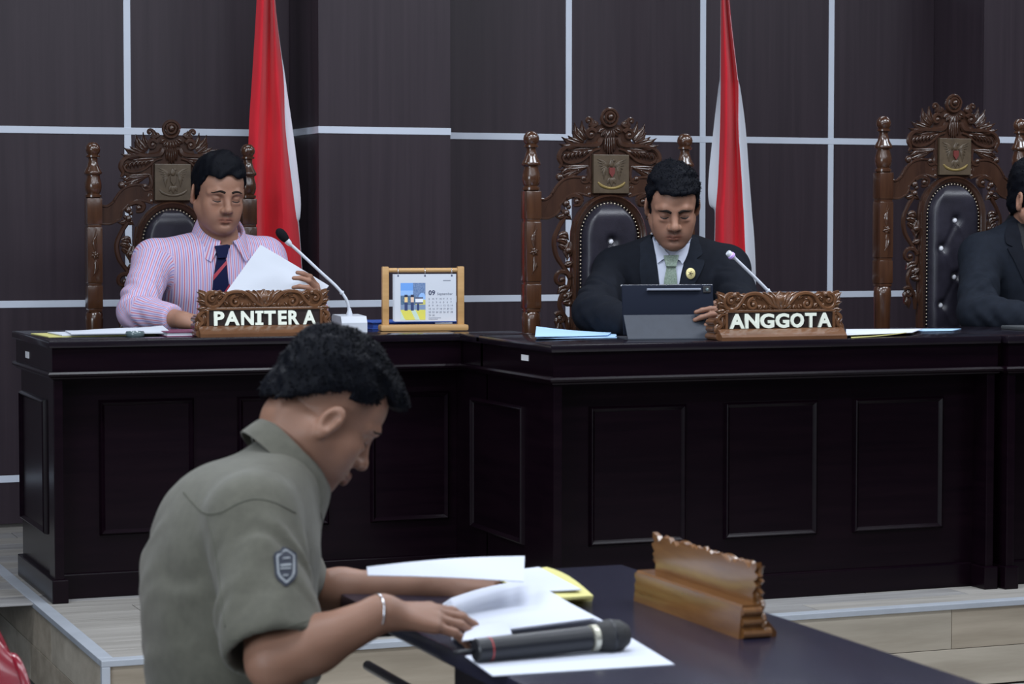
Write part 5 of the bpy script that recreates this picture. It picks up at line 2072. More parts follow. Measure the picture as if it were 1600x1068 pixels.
def torso(f, Tp, Tc, sl, sr, nb, g=0.0, k=0.06, belly=0.0, wd=1.0):
    f.ell((0, 0, 0), (0.165 * wd + g, 0.120 + g, 0.115 + g), 0, 'add', Tp)
    mid = Tp.to_translation().lerp(Tc.to_translation(), 0.5)
    Tm = Tc.copy()
    Tm.translation = mid
    f.ell((0, -0.010 - belly * 0.5, -0.02), (0.155 * wd + g, 0.112 + g + belly, 0.165 + g), k, 'add', Tm)
    f.ell((0, 0, 0), (0.168 * wd + g, 0.116 + g, 0.170 + g), k, 'add', Tc)
    f.cone(sl, sr, 0.056 + g, 0.056 + g, k, 'add')
    for s in (sl, sr):
        f.cone(nb, V3(nb).lerp(V3(s), 0.92), 0.050 + g, 0.044 + g, k * 0.8, 'add')


def legs(f, Tp, knees, ankles, g=0.0):
    for i, s in enumerate((-1, 1)):
        hip = Tp @ Vector((s * 0.085, -0.01, -0.03))
        f.cone(hip, knees[i], 0.088 + g, 0.058 + g, 0.04)
        f.cone(knees[i], ankles[i], 0.056 + g, 0.040 + g, 0.03)


def drape(bvh, rows, m, name, parent, nu=6, off=0.002, th=0.002, sub=1, edge=0.0):
    """Patch of cloth lying on a surface: rows of (left pixel, right pixel) as the camera would trace them on the garment."""
    if sub > 1:
        L = catmull([r[0] for r in rows], sub)
        R = catmull([r[1] for r in rows], sub)
        rows = list(zip(L, R))
    pts = []
    for (lx, ly), (rx, ry) in rows:
        row = []
        for i in range(nu + 1):
            f = i / nu
            d = ray(lx + (rx - lx) * f, ly + (ry - ly) * f).normalized()
            h = bvh.ray_cast(EYEV, d)
            row.append((h[0], h[1], d) if h[0] is not None else None)
        pts.append(row)
    # fill misses from neighbours
    flat = [p for r in pts for p in r if p is not None]
    if not flat:
        return None
    N = len(pts)
    grid = [[None] * (nu + 1) for _ in range(N)]
    for j in range(N):
        for i in range(nu + 1):
            p = pts[j][i]
            if p is None:
                (lx, ly), (rx, ry) = rows[j]
                f = i / nu
                d = ray(lx + (rx - lx) * f, ly + (ry - ly) * f).normalized()
                best = None
                for jj in range(N):
                    for ii in range(nu + 1):
                        q = pts[jj][ii]
                        if q is not None:
                            dd = abs(jj - j) + abs(ii - i)
                            if best is None or dd < best[0]:
                                best = (dd, q)
                t = (best[1][0] - EYEV).length
                grid[j][i] = EYEV + d * t - d * off
            else:
                h, n, d = p
                if n.dot(d) > 0:
                    n = -n
                nn = (n * 0.6 - d * 0.4).normalized()
                grid[j][i] = h + nn * off
    mb = MB()
    mb.grid(lambda a, b_: grid[int(round(a * (N - 1)))][int(round(b_ * nu))], N - 1, nu, thick=th)
    o = mb.build(name, m, parent, smooth=True, angle=0.9)
    finish_normals(o)
    return o


def seam(bvh, path, m, name, parent, r=0.0016, off=0.0, sub=5, flat=None):
    pts = []
    for px, py in catmull(path, sub):
        h = bvh.ray_cast(EYEV, ray(px, py).normalized())
        if h[0] is not None:
            pts.append(h[0] - ray(px, py).normalized() * off)
    if len(pts) < 3:
        return None
    mb = MB()
    mb.tube(pts, r, n=6)
    return mb.build(name, m, parent, smooth=True)


def collar(parent, N, m, rx=0.062, ry=0.066, hb=0.045, hf=0.020, fall=0.042, point=0.070, op=0.22, flare=0.016, th=0.0022, name='collar', tipout=0.0, n=40, spread=0.020):
    """Shirt collar round the neck frame N: a stand, folded over, with two points in front."""
    def fn(f, g):
        ph = op + (2 * PI - 2 * op) * f
        back = (1 - math.cos(ph)) / 2
        top = hf + (hb - hf) * back
        fr = max(0.0, 1 - min(ph, 2 * PI - ph) / 1.25)
        fl = fall + (point - fall) * fr ** 1.3
        sx, cx = math.sin(ph), -math.cos(ph)
        if g < 0.34:
            q = g / 0.34
            r, z = 1.0, (top - 0.030) + 0.030 * q
            out = 0.0
        elif g < 0.5:
            q = (g - 0.34) / 0.16
            r, z = 1.0, top + 0.004 * math.sin(PI * q)
            out = 0.006 * q
        else:
            q = (g - 0.5) / 0.5
            out = 0.006 + flare * q ** 0.8 * (1.0 + 0.5 * fr) + tipout * fr * q
            r, z = 1.0, top - fl * q
        side = spread * fr * max(0, (g - 0.5) / 0.5) * (1 if sx > 0 else -1)
        return N @ Vector(((rx * r + out) * sx + side, (ry * r + out) * cx, z))
    mb = MB()
    mb.grid(fn, n, 14, thick=th)
    o = mb.build(name, m, parent, smooth=True, angle=1.2)
    finish_normals(o)
    return o


def add_wrinkles(f, a, b_, rad, amp, lam, centre, width, seed=0, skew=0.5):
    """Cloth folds across a limb segment a -> b, strongest around the fraction `centre`."""
    a, b_ = V3(a), V3(b_)
    ax = b_ - a
    L = ax.length
    ax.normalize()
    n1 = ax.orthogonal().normalized()
    rs = random.Random(seed)
    ph = rs.uniform(0, 6)

    def add(X, Y, Z):
        pass
    lo = [min(a[i], b_[i]) - rad - 0.03 for i in range(3)]
    hi = [max(a[i], b_[i]) + rad + 0.03 for i in range(3)]
    sl = f.block(lo, hi)
    X, Y, Z = f.coords(sl)
    s = (X - a.x) * ax.x + (Y - a.y) * ax.y + (Z - a.z) * ax.z
    q = (X - a.x) * n1.x + (Y - a.y) * n1.y + (Z - a.z) * n1.z
    n2 = ax.cross(n1)
    w = (X - a.x) * n2.x + (Y - a.y) * n2.y + (Z - a.z) * n2.z
    rr = np.sqrt(np.maximum(q * q + w * w, 0))
    env = np.exp(-((s / L - centre) / width) ** 2) * np.exp(-(np.maximum(rr - rad, 0) / 0.02) ** 2)
    env = env * np.clip((s / L + 0.1) / 0.2, 0, 1) * np.clip((1.1 - s / L) / 0.2, 0, 1)
    wv = np.sin(2 * PI * (s + skew * q + 0.016 * np.sin(w * 38 + ph) + 0.012 * np.sin(s * 70 + q * 30)) / lam + ph)
    wv = wv * (0.35 + 0.65 * np.sin(w * 33 + s * 21 + 3 * ph)) + 0.6 * np.sin(2 * PI * (s - skew * 1.3 * w + 0.016 * np.sin(q * 55)) / (lam * 1.7) + 2 * ph)
    f.D[sl] += (amp * env * wv).astype(np.float32)


def place_head(eye_px, eye_pt, yaw, pitch, roll=0.0, s=1.0, local=(0, -0.085, -0.004)):
    """Head frame whose given local point lies at the world point eye_pt."""
    R = Matrix.Rotation(yaw, 4, 'Z') @ Matrix.Rotation(pitch, 4, 'X') @ Matrix.Rotation(roll, 4, 'Y') @ Matrix.Scale(s, 4)
    o = R @ Vector(local)
    return Matrix.Translation(Vector(eye_pt) - o) @ R


def seg_coords(V, a, b_):
    """Distance to segment, fraction and angle-times-radius around it."""
    a, b_ = np.array(a), np.array(b_)
    ba = b_ - a
    L = np.linalg.norm(ba)
    u = ba / L
    r = V - a
    t = r @ u
    tc = np.clip(t, 0, L)
    d = np.linalg.norm(r - tc[:, None] * u, axis=1)
    n1 = np.cross(u, [0.1, 0.2, 1.0])
    n1 /= np.linalg.norm(n1)
    n2 = np.cross(u, n1)
    ang = np.arctan2(r @ n2, r @ n1)
    return d, t / L, ang


def rough_lower(root, Tp, knees, ankles, m, yaw):
    """Trousers and shoes (coarse, mostly out of sight)."""
    pts = [Tp.to_translation()] + list(knees) + list(ankles)
    lo = [min(p[i] for p in pts) - 0.22 for i in range(3)]
    hi = [max(p[i] for p in pts) + 0.20 for i in range(3)]
    f = Field(*[axis_pts(lo[i], hi[i], 0.014) for i in range(3)])
    f.ell((0, 0, -0.01), (0.180, 0.135, 0.115), 0, 'add', Tp)
    legs(f, Tp, knees, ankles, 0.012)
    V, Q = f.mesh(1)
    np_object('trousers', V, Q, m, root)
    d = Vector((math.sin(yaw), -math.cos(yaw), 0))
    for an in ankles:
        f = Field(*[axis_pts(an[i] - 0.26, an[i] + 0.26, 0.012) for i in range(3)])
        base = Vector((an[0], an[1], an[2]))
        f.cone(base + d * -0.04 + Vector((0, 0, -0.055)), base + d * 0.16 + Vector((0, 0, -0.068)), 0.040, 0.032, 0.02)
        f.cone(base, base + Vector((0, 0, -0.05)), 0.042, 0.040, 0.03)
        V, Q = f.mesh(1)
        V[:, 2] = np.maximum(V[:, 2], an[2] - 0.095)
        np_object('shoe', V, Q, m_shoe, root)


m_shoe = mat('black_shoe_leather', (0.010, 0.010, 0.011), 0.3)
m_trous = mat('dark_trousers', (0.014, 0.015, 0.020), 0.8)
m_skinA = skin('skin_a')
SKIN = (0.300, 0.165, 0.115)
# ------------------------------------------------------------------ the man in olive at the front table
m_olive = mat('olive_cotton', (0.096, 0.093, 0.074), 0.85, spec=0.25, var=0.10, scale=(60, 60, 60), bump=0.30, bscale=(700, 700, 700), sheen=0.15)
m_olive_seam = mat('olive_seam', (0.085, 0.085, 0.066), 0.9)
m_patch_dk = mat('patch_navy', (0.016, 0.020, 0.034), 0.8)
m_patch_wh = mat('patch_white', (0.24, 0.26, 0.28), 0.8)


def front_man():
    YS = 3.64
    root = empty('person', (0.94, YS, 0), 0, 'man in an olive short-sleeved shirt reading pages at the front table, seen in profile', 'person')
    M = place_head(None, P(574, 691, y=YS - 0.03), PI / 2 - 0.04, 0.68, 0.03, 0.95, local=(-0.0325, -0.085, -0.004))
    nb = P(446, 738, y=YS)
    pel = P(362, 1160, y=YS)
    chest = P(366, 900, y=YS)
    Tp = frame(pel, PI / 2, 0.10)
    Tc = frame(chest, PI / 2, 0.30)
    s_near = P(396, 812, y=YS - 0.165)
    s_far = P(424, 806, y=YS + 0.165)
    e_near = P(430, 1034, y=YS - 0.32)
    w_near = P(600, 957, z=TZ + 0.060)
    e_far = P(452, 930, y=3.95)
    w_far = P(685, 917, y=3.79)
    _ = ('upper arm', (V3(s_near) - V3(e_near)).length, 'fore', (V3(e_near) - V3(w_near)).length, (V3(s_far) - V3(e_far)).length, (V3(e_far) - V3(w_far)).length)
    knees = [Vector((pel.x + 0.43, YS - 0.12, 0.50)), Vector((pel.x + 0.43, YS + 0.12, 0.50))]
    ankles = [Vector((pel.x + 0.40, YS - 0.13, 0.095)), Vector((pel.x + 0.40, YS + 0.13, 0.095))]
    hc = M.to_translation()
    hN = hand_frame(w_near, Vector((0.97, 0.10, -0.15)), Vector((0.12, -0.38, 0.95)))
    hF = hand_frame(w_far, Vector((0.92, -0.25, 0.10)), Vector((-0.1, -0.5, 0.85)))
    # fields
    lo, hi = (0.66, 3.10, 0.36), (1.52, 4.10, 1.26)
    fx = [(hc.x - 0.14, hc.x + 0.15, 0.0028), (w_near.x - 0.03, w_near.x + 0.18, 0.0026)]
    fy = [(hc.y - 0.11, hc.y + 0.11, 0.0030), (w_near.y - 0.06, w_near.y + 0.07, 0.0026)]
    fz = [(hc.z - 0.15, hc.z + 0.15, 0.0028), (TZ - 0.01, TZ + 0.11, 0.0026)]
    f = Field(axis_pts(lo[0], hi[0], 0.009, fx), axis_pts(lo[1], hi[1], 0.009, fy), axis_pts(lo[2], hi[2], 0.009, fz))
    torso(f, Tp, Tc, s_near, s_far, nb, -0.016, k=0.045)
    for s, e, w in ((s_near, e_near, w_near), (s_far, e_far, w_far)):
        f.cone(s, e, 0.047, 0.040, 0.03)
        mid = V3(e).lerp(V3(w), 0.35)
        f.chain([e, mid, w], [0.041, 0.040, 0.0265], 0.02)
    nh = M @ Vector((0, 0.030, -0.050))
    f.cone(nb, nh, 0.054, 0.055, 0.03)
    f.cone(V3(nb) + Vector((0.012, 0, 0)), M @ Vector((0, 0.005, -0.075)), 0.046, 0.046, 0.03)
    add_head(f, M, 1.0, 1.0, 1.08, 1.35, 0.001, lid=0.6, chin=-0.004, mouth_y=0.006, ear=(-0.016, -0.013))
    tips = add_hand(f, hN, [(0.10, 0.28, 0.18), (0.12, 0.30, 0.20), (0.14, 0.32, 0.22), (0.16, 0.34, 0.22)], 0.07, (0.55, 0.25, 0.25), 0.90, side=1)
    add_hand(f, hF, [(0.5, 0.5, 0.3), (0.5, 0.6, 0.3), (0.5, 0.6, 0.3), (0.5, 0.6, 0.3)], 0.05, (0.6, 0.4, 0.3), 0.92, side=-1)
    V, Q = f.mesh(1)

    def fade(x, y, z):                                        # clipped hair round the back and sides
        lim = np.where(y < -0.02, 0.035, 0.042) - np.clip(y, 0, 1) * 0.90
        up = np.clip((z - (lim - 0.030)) / 0.030, 0, 1)
        side = np.clip((y + 0.055) / 0.02, 0, 1)
        return up * side * 0.75
    tint = head_tint(V, M, (0.245, 0.128, 0.086), stub=0.35, fade=fade, my=0.006)
    body = np_object('body', V, Q, m_skinA, root, {'tint': tint})
    bv = bvh_of(V, Q)
    for k, (tp_, td, r) in enumerate(tips[:4]):              # nails
        o = Vector(tp_) + Vector((0, 0, 0.05))
        p = Vector(tp_) - td * 0.001 + hN.to_3x3() @ Vector((0, 0, 0.0062))
        mb = MB()
        R = Matrix((td, (hN.to_3x3() @ Vector((0, 1, 0))).normalized(), (hN.to_3x3() @ Vector((0, 0, 1))).normalized())).transposed()
        mb.grid(lambda a, b_: p + R @ Vector(((a - 0.5) * 0.0105, (b_ - 0.5) * 0.0085, 0.0008 - 0.0022 * (2 * b_ - 1) ** 2)), 4, 4, thick=0.0012)
        mb.build('nail', mat('nail', (0.46, 0.30, 0.27), 0.3), body, smooth=True)
    brow_mesh(root, M, bv, m_hair, thick=1.1)
    lash_mesh(root, M, bv, m_lash, lid=0.6, th=0.0014)

    def inside(x, y, z):
        front = z - 0.072 - np.clip(-y - 0.075, 0, 1) * 0.2
        temple = z - 0.045 + (y + 0.045) * 0.5
        side = z - 0.042 + np.clip(y, 0, 1) * 0.90
        return np.where(y < -0.050, front, np.where(y < 0.0, np.minimum(temple, z - 0.020), side))
    hair_mesh(root, M, inside, m_hair, 1.0, 0.009, 11, 0.0028, 5200, 0.0085,
              lift=lambda x, y, z: 0.008 * np.clip((z - 0.05) / 0.05, 0, 1) + 0.013 * np.clip((-y - 0.045) / 0.05, 0, 1) * np.clip((z - 0.055) / 0.03, 0, 1), amp=0.006, freq=105, tr=0.0013, flow=(0, -0.55, 0.30))
    # ---- shirt
    g = Field(axis_pts(0.66, 1.26, 0.0058), axis_pts(3.16, 4.10, 0.0062), axis_pts(0.40, 1.12, 0.0058))
    torso(g, Tp, Tc, s_near, s_far, nb, 0.010, k=0.045, belly=0.0)
    bl = P(300, 1040, y=YS)
    g.ell(P(348, 985, y=YS), (0.112, 0.185, 0.150), 0.06)
    g.ell(P(352, 850, y=YS), (0.100, 0.180, 0.120), 0.06)     # shirt hanging off the rounded back
    add_wrinkles(g, P(330, 1090, y=YS), P(430, 790, y=YS), 0.20, 0.0050, 0.095, 0.42, 0.42, 4, 0.55)
    hems = []
    g.cone(V3(nb) + Vector((0.004, 0, -0.035)), V3(chest) + Vector((0.010, 0, 0.04)), 0.058, 0.080, 0.04)
    gs = Field(*g.ax)
    for s, e, fr, r0, r1 in ((s_near, e_near, 0.94, 0.068, 0.078), (s_far, e_far, 1.05, 0.066, 0.070)):
        hem = V3(s).lerp(V3(e), fr)
        t = (V3(e) - V3(s)).normalized()
        gs.cone(s, hem - t * 0.02, r0, r1, 0.022)
        add_wrinkles(gs, s, V3(s) + t * 0.24, 0.075, 0.0060, 0.075, 0.5, 0.45, 9, 0.9)
        # square off the hem and hollow it
        Mh = Matrix.Translation(hem) @ t.to_track_quat('Z', 'Y').to_matrix().to_4x4()
        gs.box((0, 0, 0.10), (0.13, 0.13, 0.10), 0.002, 0.004, 'sub', Mh)
        gs.cone(hem - t * 0.025, hem + t * 0.03, r1 - 0.016, r1 - 0.013, 0.003, 'sub')
        hems.append((hem, t, r1))
    g.D = smin(g.D, gs.D, 0.020)
    VS, QS = g.mesh(1)
    shirt = np_object('shirt', VS, QS, m_olive, root)
    bs = bvh_of(VS, QS)
    for hem, t, r1 in hems:                                   # stitched hem band
        R = t.to_track_quat('Z', 'Y').to_matrix()
    # collar, yoke and sleeve seams, placket, sleeve patch
    N = frame(V3(nb) + Vector((-0.004, 0, 0.002)), PI / 2, 0.72)
    collar(root, N, m_olive, 0.068, 0.074, 0.040, 0.018, 0.034, 0.050, 0.25, 0.010, 0.0028)
    seam(bs, [(287, 768), (302, 785), (320, 801), (345, 800), (372, 786), (400, 779), (430, 785), (462, 801)], m_olive_seam, 'yoke_seam', shirt, 0.0016)
    seam(bs, [(322, 803), (333, 840), (340, 880), (345, 925), (352, 980)], m_olive_seam, 'armhole_seam', shirt, 0.0014)
    seam(bs, [(357, 1000), (400, 993), (450, 978), (508, 962)], m_olive_seam, 'hem_seam', shirt, 0.0012)
    sh = lambda sx, sy: [((446 - 18 * w * sx + (y_ - 885) * 0.05, 885 + (y_ - 885) * sy), (446 + 18 * w * sx + (y_ - 885) * 0.05, 885 + (y_ - 885) * sy - 1)) for y_, w in
                         ((856, 0.12), (864, 0.92), (868, 1.0), (898, 0.94), (906, 0.72), (916, 0.10))]
    pt = drape(bs, sh(1.0, 1.0), m_patch_dk, 'sleeve_patch', shirt, 6, 0.003, 0.002)
    for nm, a, b_, mm, of in (('patch_border', 0.78, 0.86, m_patch_wh, 0.0038), ('patch_field', 0.60, 0.74, m_patch_dk, 0.0046)):
        drape(bs, sh(a, b_), mm, nm, pt, 6, of, 0.001)
    for y_, w, h in ((873, 5, 2), (883, 8, 3), (888.5, 8, 2), (899, 4, 2)):
        drape(bs, [((446 - w, y_), (446 + w, y_ - 0.6)), ((446 - w, y_ + h), (446 + w, y_ + h - 0.6))], m_patch_wh, 'patch_mark', pt, 4, 0.0056, 0.0008)
    rough_lower(root, Tp, knees, ankles, m_trous, PI / 2)
    # bracelet
    mb = MB()
    d = Vector((0.97, 0.1, -0.1)).normalized()
    R = d.to_track_quat('Z', 'Y').to_matrix()
    pts = [V3(w_near) - d * 0.012 + R @ Vector((0.0275 * math.cos(a), 0.0275 * math.sin(a), 0)) for a in [2 * PI * i / 20 for i in range(21)]]
    mb.tube(pts, 0.0016, n=6, cap=False)
    mb.build('bracelet', m_steel, root, smooth=True)
    # ---- his chair
    ch = empty('office_chair', (pel.x, YS, 0), 0, 'black armchair under the man in the olive shirt', 'chair')
    m_bk = mat('black_upholstery', (0.012, 0.012, 0.015), 0.55)
    mb = MB()
    mb.box((pel.x - 0.24, YS - 0.25, 0.36), (pel.x + 0.24, YS + 0.25, 0.45), bev=0.03)
    mb.build('seat', m_bk, ch, smooth=True)
    for sx in (-1, 1):
        for sy in (-1, 1):
            mb = MB()
            mb.tube([(pel.x + sx * 0.20, YS + sy * 0.21, 0.37), (pel.x + sx * 0.23, YS + sy * 0.24, 0.0)], 0.014, n=10)
            mb.build('leg', m_black, ch, smooth=True)
    mb = MB()
    bk = pel.x - 0.25
    mb.box((bk - 0.02, YS - 0.22, 0.43), (bk + 0.02, YS + 0.22, 0.62), bev=0.015)
    mb.build('backrest', m_bk, ch, smooth=True)
    a0 = P(541, 1040, y=YS - 0.27)
    for sy in (-1, 1):
        mb = MB()
        yy = YS + sy * 0.27
        pts = catmull([(pel.x - 0.04, yy, 0.42), (pel.x - 0.02, yy, 0.60), (pel.x + 0.03, yy, 0.65), (a0.x - 0.06, yy, 0.655), (a0.x - 0.01, yy, 0.635), (a0.x, yy, 0.58), (a0.x - 0.03, yy, 0.50), (pel.x + 0.18, yy, 0.40)], 6)
        mb.tube(pts, 0.019, n=10)
        mb.build('armrest', m_bk, ch, smooth=True)
    # ---- the page he is lifting
    q = [P(573, 885, z=TZ + .105), P(820, 868, z=TZ + .080), P(818, 908, z=TZ + .062), P(575, 898, z=TZ + .100)]
    tag(sheet([q[3], q[2], q[1], q[0]], 0, 0.0012, m_paperF, name='paper_sheet', nu=14, nv=4, curl=lambda f_, g_: (0, 0, (-0.002 * math.sin(PI * f_) * (1 - g_)) + 0.004 * math.sin(PI * f_))),
        'lifted white page held up by the man in the olive shirt', 'paper', 'papers on the front table')


front_man()
# ------------------------------------------------------------------ the men on the bench
m_suit = mat('navy_black_suit', (0.0060, 0.0075, 0.0125), 0.85, spec=0.15, var=0.15, scale=(50, 50, 50), bump=0.2, bscale=(900, 900, 900))
m_suit2 = mat('charcoal_suit', (0.0085, 0.0115, 0.0190), 0.85, spec=0.18, var=0.15, scale=(50, 50, 50), bump=0.2, bscale=(900, 900, 900))
m_wshirt = mat('white_shirt', (0.52, 0.55, 0.66), 0.8, spec=0.2)
m_bshirt = mat('black_shirt', (0.008, 0.008, 0.010), 0.8)
m_gtie = mat('green_tie', (0.115, 0.165, 0.125), 0.6, scale=(260, 260, 260), col2=(0.24, 0.30, 0.25), detail=1)
m_ntie = mat('navy_tie', (0.006, 0.009, 0.042), 0.8, spec=0.15)
m_rtie = mat('red_tie_stripe', (0.36, 0.025, 0.050), 0.55)
m_badge = mat('gold_badge', (0.72, 0.62, 0.30), 0.35, metal=0.35)


def striped_material(name, c0, ca, cb, period):
    """Shirting whose fine coloured stripes follow the 'stripe' coordinate stored on the cloth."""
    m = bpy.data.materials.new(name)
    m.use_nodes = True
    nt = m.node_tree
    b = nt.nodes['Principled BSDF']
    b.inputs['Roughness'].default_value = 0.8
    b.inputs['Specular IOR Level'].default_value = 0.2
    a = nd(nt, 'ShaderNodeAttribute', attribute_name='stripe')
    mu = nd(nt, 'ShaderNodeMath', operation='MULTIPLY')
    mu.inputs[1].default_value = 1.0 / period
    fr = nd(nt, 'ShaderNodeMath', operation='FRACT')
    nt.links.new(a.outputs['Fac'], mu.inputs[0])
    nt.links.new(mu.outputs[0], fr.inputs[0])
    r = nd(nt, 'ShaderNodeValToRGB')
    r.color_ramp.interpolation = 'CONSTANT'
    els = r.color_ramp.elements
    els[0].position, els[0].color = 0.0, (*c0, 1)
    els[1].position, els[1].color = 0.26, (*ca, 1)
    for p, c in ((0.44, c0), (0.76, cb), (0.94, c0)):
        e = els.new(p)
        e.color = (*c, 1)
    nt.links.new(fr.outputs[0], r.inputs[0])
    nt.links.new(r.outputs['Color'], b.inputs['Base Color'])
    return m


m_stripe = striped_material('striped_shirting', (0.56, 0.48, 0.64), (0.56, 0.15, 0.19), (0.25, 0.23, 0.52), 0.0140)


def set_stripe(o, V, segs, yaw, origin):
    """Stripe coordinate: across the chest for the trunk, around the bone for sleeves."""
    c, s = math.cos(yaw), math.sin(yaw)
    st = (V[:, 0] - origin[0]) * c + (V[:, 1] - origin[1]) * s
    best = np.full(len(V), 9.0)
    for a, b_, r in segs:
        d, t, ang = seg_coords(V, a, b_)
        q = d - r
        use = (q < 0.022) & (q < best) & (t > 0.10)
        st[use] = ang[use] * r
        best[use] = q[use]
    at = o.data.attributes.new('stripe', 'FLOAT', 'POINT')
    at.data.foreach_set('value', st.astype(np.float32))


def seated(label, spec):
    sp = spec
    root = empty('person', (sp['pel'].x, sp['pel'].y, ZP), 0, label, 'person')
    M, nb, Tp, Tc = sp['M'], V3(sp['nb']), sp['Tp'], sp['Tc']
    S, E, W = [V3(p) for p in sp['S']], [V3(p) for p in sp['E']], [V3(p) for p in sp['W']]
    yaw = sp['yaw']
    fw = Vector((math.sin(yaw), -math.cos(yaw), 0))
    sd = Vector((math.cos(yaw), math.sin(yaw), 0))
    pel = sp['pel']
    knees = [pel + fw * 0.42 + sd * (q * 0.12) + Vector((0, 0, -0.02)) for q in (-1, 1)]
    ankles = [Vector((k.x - fw.x * 0.03, k.y - fw.y * 0.03, ZP + 0.095)) for k in knees]
    H = [hand_frame(W[i], *sp['hands'][i]) for i in range(2)]
    hc = M.to_translation()
    allp = [pel, nb, hc] + S + E + W
    lo = [min(p[i] for p in allp) - 0.22 for i in range(3)]
    hi = [max(p[i] for p in allp) + 0.22 for i in range(3)]
    lo[2], hi[2] = pel.z - 0.14, hc.z + 0.17
    fine = [[(hc[i] - 0.15, hc[i] + 0.15, 0.0030)] + [((w + m_[0] * 0.09)[i] - 0.10, (w + m_[0] * 0.09)[i] + 0.10, 0.0034) for w, m_ in zip(W, [(Vector(h[0]).normalized(),) for h in sp['hands']])] for i in range(3)]
    f = Field(*[axis_pts(lo[i], hi[i], 0.011, fine[i]) for i in range(3)])
    torso(f, Tp, Tc, S[0], S[1], nb, -0.014)
    for i in range(2):
        f.cone(S[i], E[i], 0.046, 0.040, 0.03)
        f.chain([E[i], E[i].lerp(W[i], 0.35), W[i]], [0.040, 0.039, 0.026], 0.02)
    nr = sp.get('neck', 0.056)
    f.cone(nb, M @ Vector((0, 0.028, -0.050)), nr + 0.004, nr, 0.03)
    f.cone(nb + fw * 0.025, M @ Vector((0, 0.0, -0.075)), nr - 0.006, nr - 0.010, 0.03)
    add_head(f, M, **sp.get('face', {}))
    for i in range(2):
        add_hand(f, H[i], sp['curls'][i], 0.06, sp['thumbs'][i], 0.96, side=(-1 if i == 1 else 1) * sp.get('flip', [1, 1])[i], k=0.004)
    V, Q = f.mesh(1)
    tint = head_tint(V, M, sp['skin'], w=sp.get('face', {}).get('w', 1.0), stub=sp.get('stub', 0.4), fade=sp.get('fade'))
    np_object('body', V, Q, m_skinA, root, {'tint': tint})
    bv = bvh_of(V, Q)
    brow_mesh(root, M, bv, m_hair, zoff=sp.get('brow_z', 0), w=sp.get('face', {}).get('w', 1.0), thick=sp.get('browt', 1.0), arch=sp.get('brow_arch', 0))
    lash_mesh(root, M, bv, m_lash, w=sp.get('face', {}).get('w', 1.0), lid=sp.get('face', {}).get('lid', 1), th=sp.get('lash', 0.0011))
    hair_mesh(root, M, sp['hair_in'], sp.get('hair_m', m_hair), w=sp.get('face', {}).get('w', 1.0), **sp['hair'])
    # garment
    g = Field(*[axis_pts(lo[i], min(hi[i], nb.z + 0.06) if i == 2 else hi[i], sp.get('gstep', 0.0068)) for i in range(3)])
    gr = sp.get('grow', 0.010)
    torso(g, Tp, Tc, S[0], S[1], nb, gr, belly=sp.get('belly', 0.0))
    add_wrinkles(g, Tp.to_translation(), nb, 0.17, 0.0030, 0.10, 0.35, 0.30, 3, 0.6)
    gs = Field(*g.ax)
    for i in range(2):
        ru, re_, rw = sp.get('sleeve', (0.064, 0.060, 0.040))
        gs.cone(S[i], E[i], ru, re_, 0.03)
        cuff = E[i].lerp(W[i], sp.get('cuff', [0.9, 0.9])[i])
        gs.cone(E[i], cuff, re_, rw, 0.015)
        t = (cuff - E[i]).normalized()
        Mh = Matrix.Translation(cuff - t * 0.004) @ t.to_track_quat('Z', 'Y').to_matrix().to_4x4()
        gs.box((0, 0, 0.05), (0.07, 0.07, 0.05), 0.002, 0.003, 'sub', Mh)
        add_wrinkles(gs, S[i], E[i], 0.07, sp.get('wr', 0.0042), 0.050, 0.80, 0.45, 5 + i, 0.8)
        add_wrinkles(gs, E[i], cuff, 0.06, sp.get('wr', 0.0042), 0.042, 0.25, 0.45, 8 + i, 0.7)
    g.D = smin(g.D, gs.D, 0.026)
    VS, QS = g.mesh(1)
    o = np_object(sp['cloth_name'], VS, QS, sp['cloth'], root)
    if sp['cloth'] == m_stripe:
        set_stripe(o, VS, [(S[i], E[i], 0.064) for i in range(2)] + [(E[i], W[i], 0.05) for i in range(2)], yaw, nb)
    Ih = np.array(M.inverted())
    HL = V[Q[:, 0]] @ Ih[:3, :3].T + Ih[:3, 3]
    nk = ((HL[:, 1] > -0.02) & (HL[:, 2] < -0.03)) | (HL[:, 2] < -0.135)
    bs = bvh_of(np.concatenate([VS, V]), np.concatenate([QS, Q[nk] + len(VS)]))
    rough_lower(root, Tp, knees, ankles, m_trous, yaw)
    return root, o, bs


def striped_collar(o, N):
    me = o.data
    st = np.zeros(len(me.vertices))
    I = N.inverted()
    for v in me.vertices:
        p = I @ v.co
        st[v.index] = math.atan2(p.x, -p.y) * 0.075
    at = me.attributes.new('stripe', 'FLOAT', 'POINT')
    at.data.foreach_set('value', st.astype(np.float32))


FLAT = [(0.12, 0.22, 0.15)] * 4
GRIP = [(0.55, 0.75, 0.45), (0.60, 0.80, 0.45), (0.65, 0.80, 0.45), (0.70, 0.85, 0.45)]
PINCH = [(0.35, 0.55, 0.35), (0.45, 0.65, 0.40), (0.55, 0.75, 0.45), (0.60, 0.80, 0.45)]


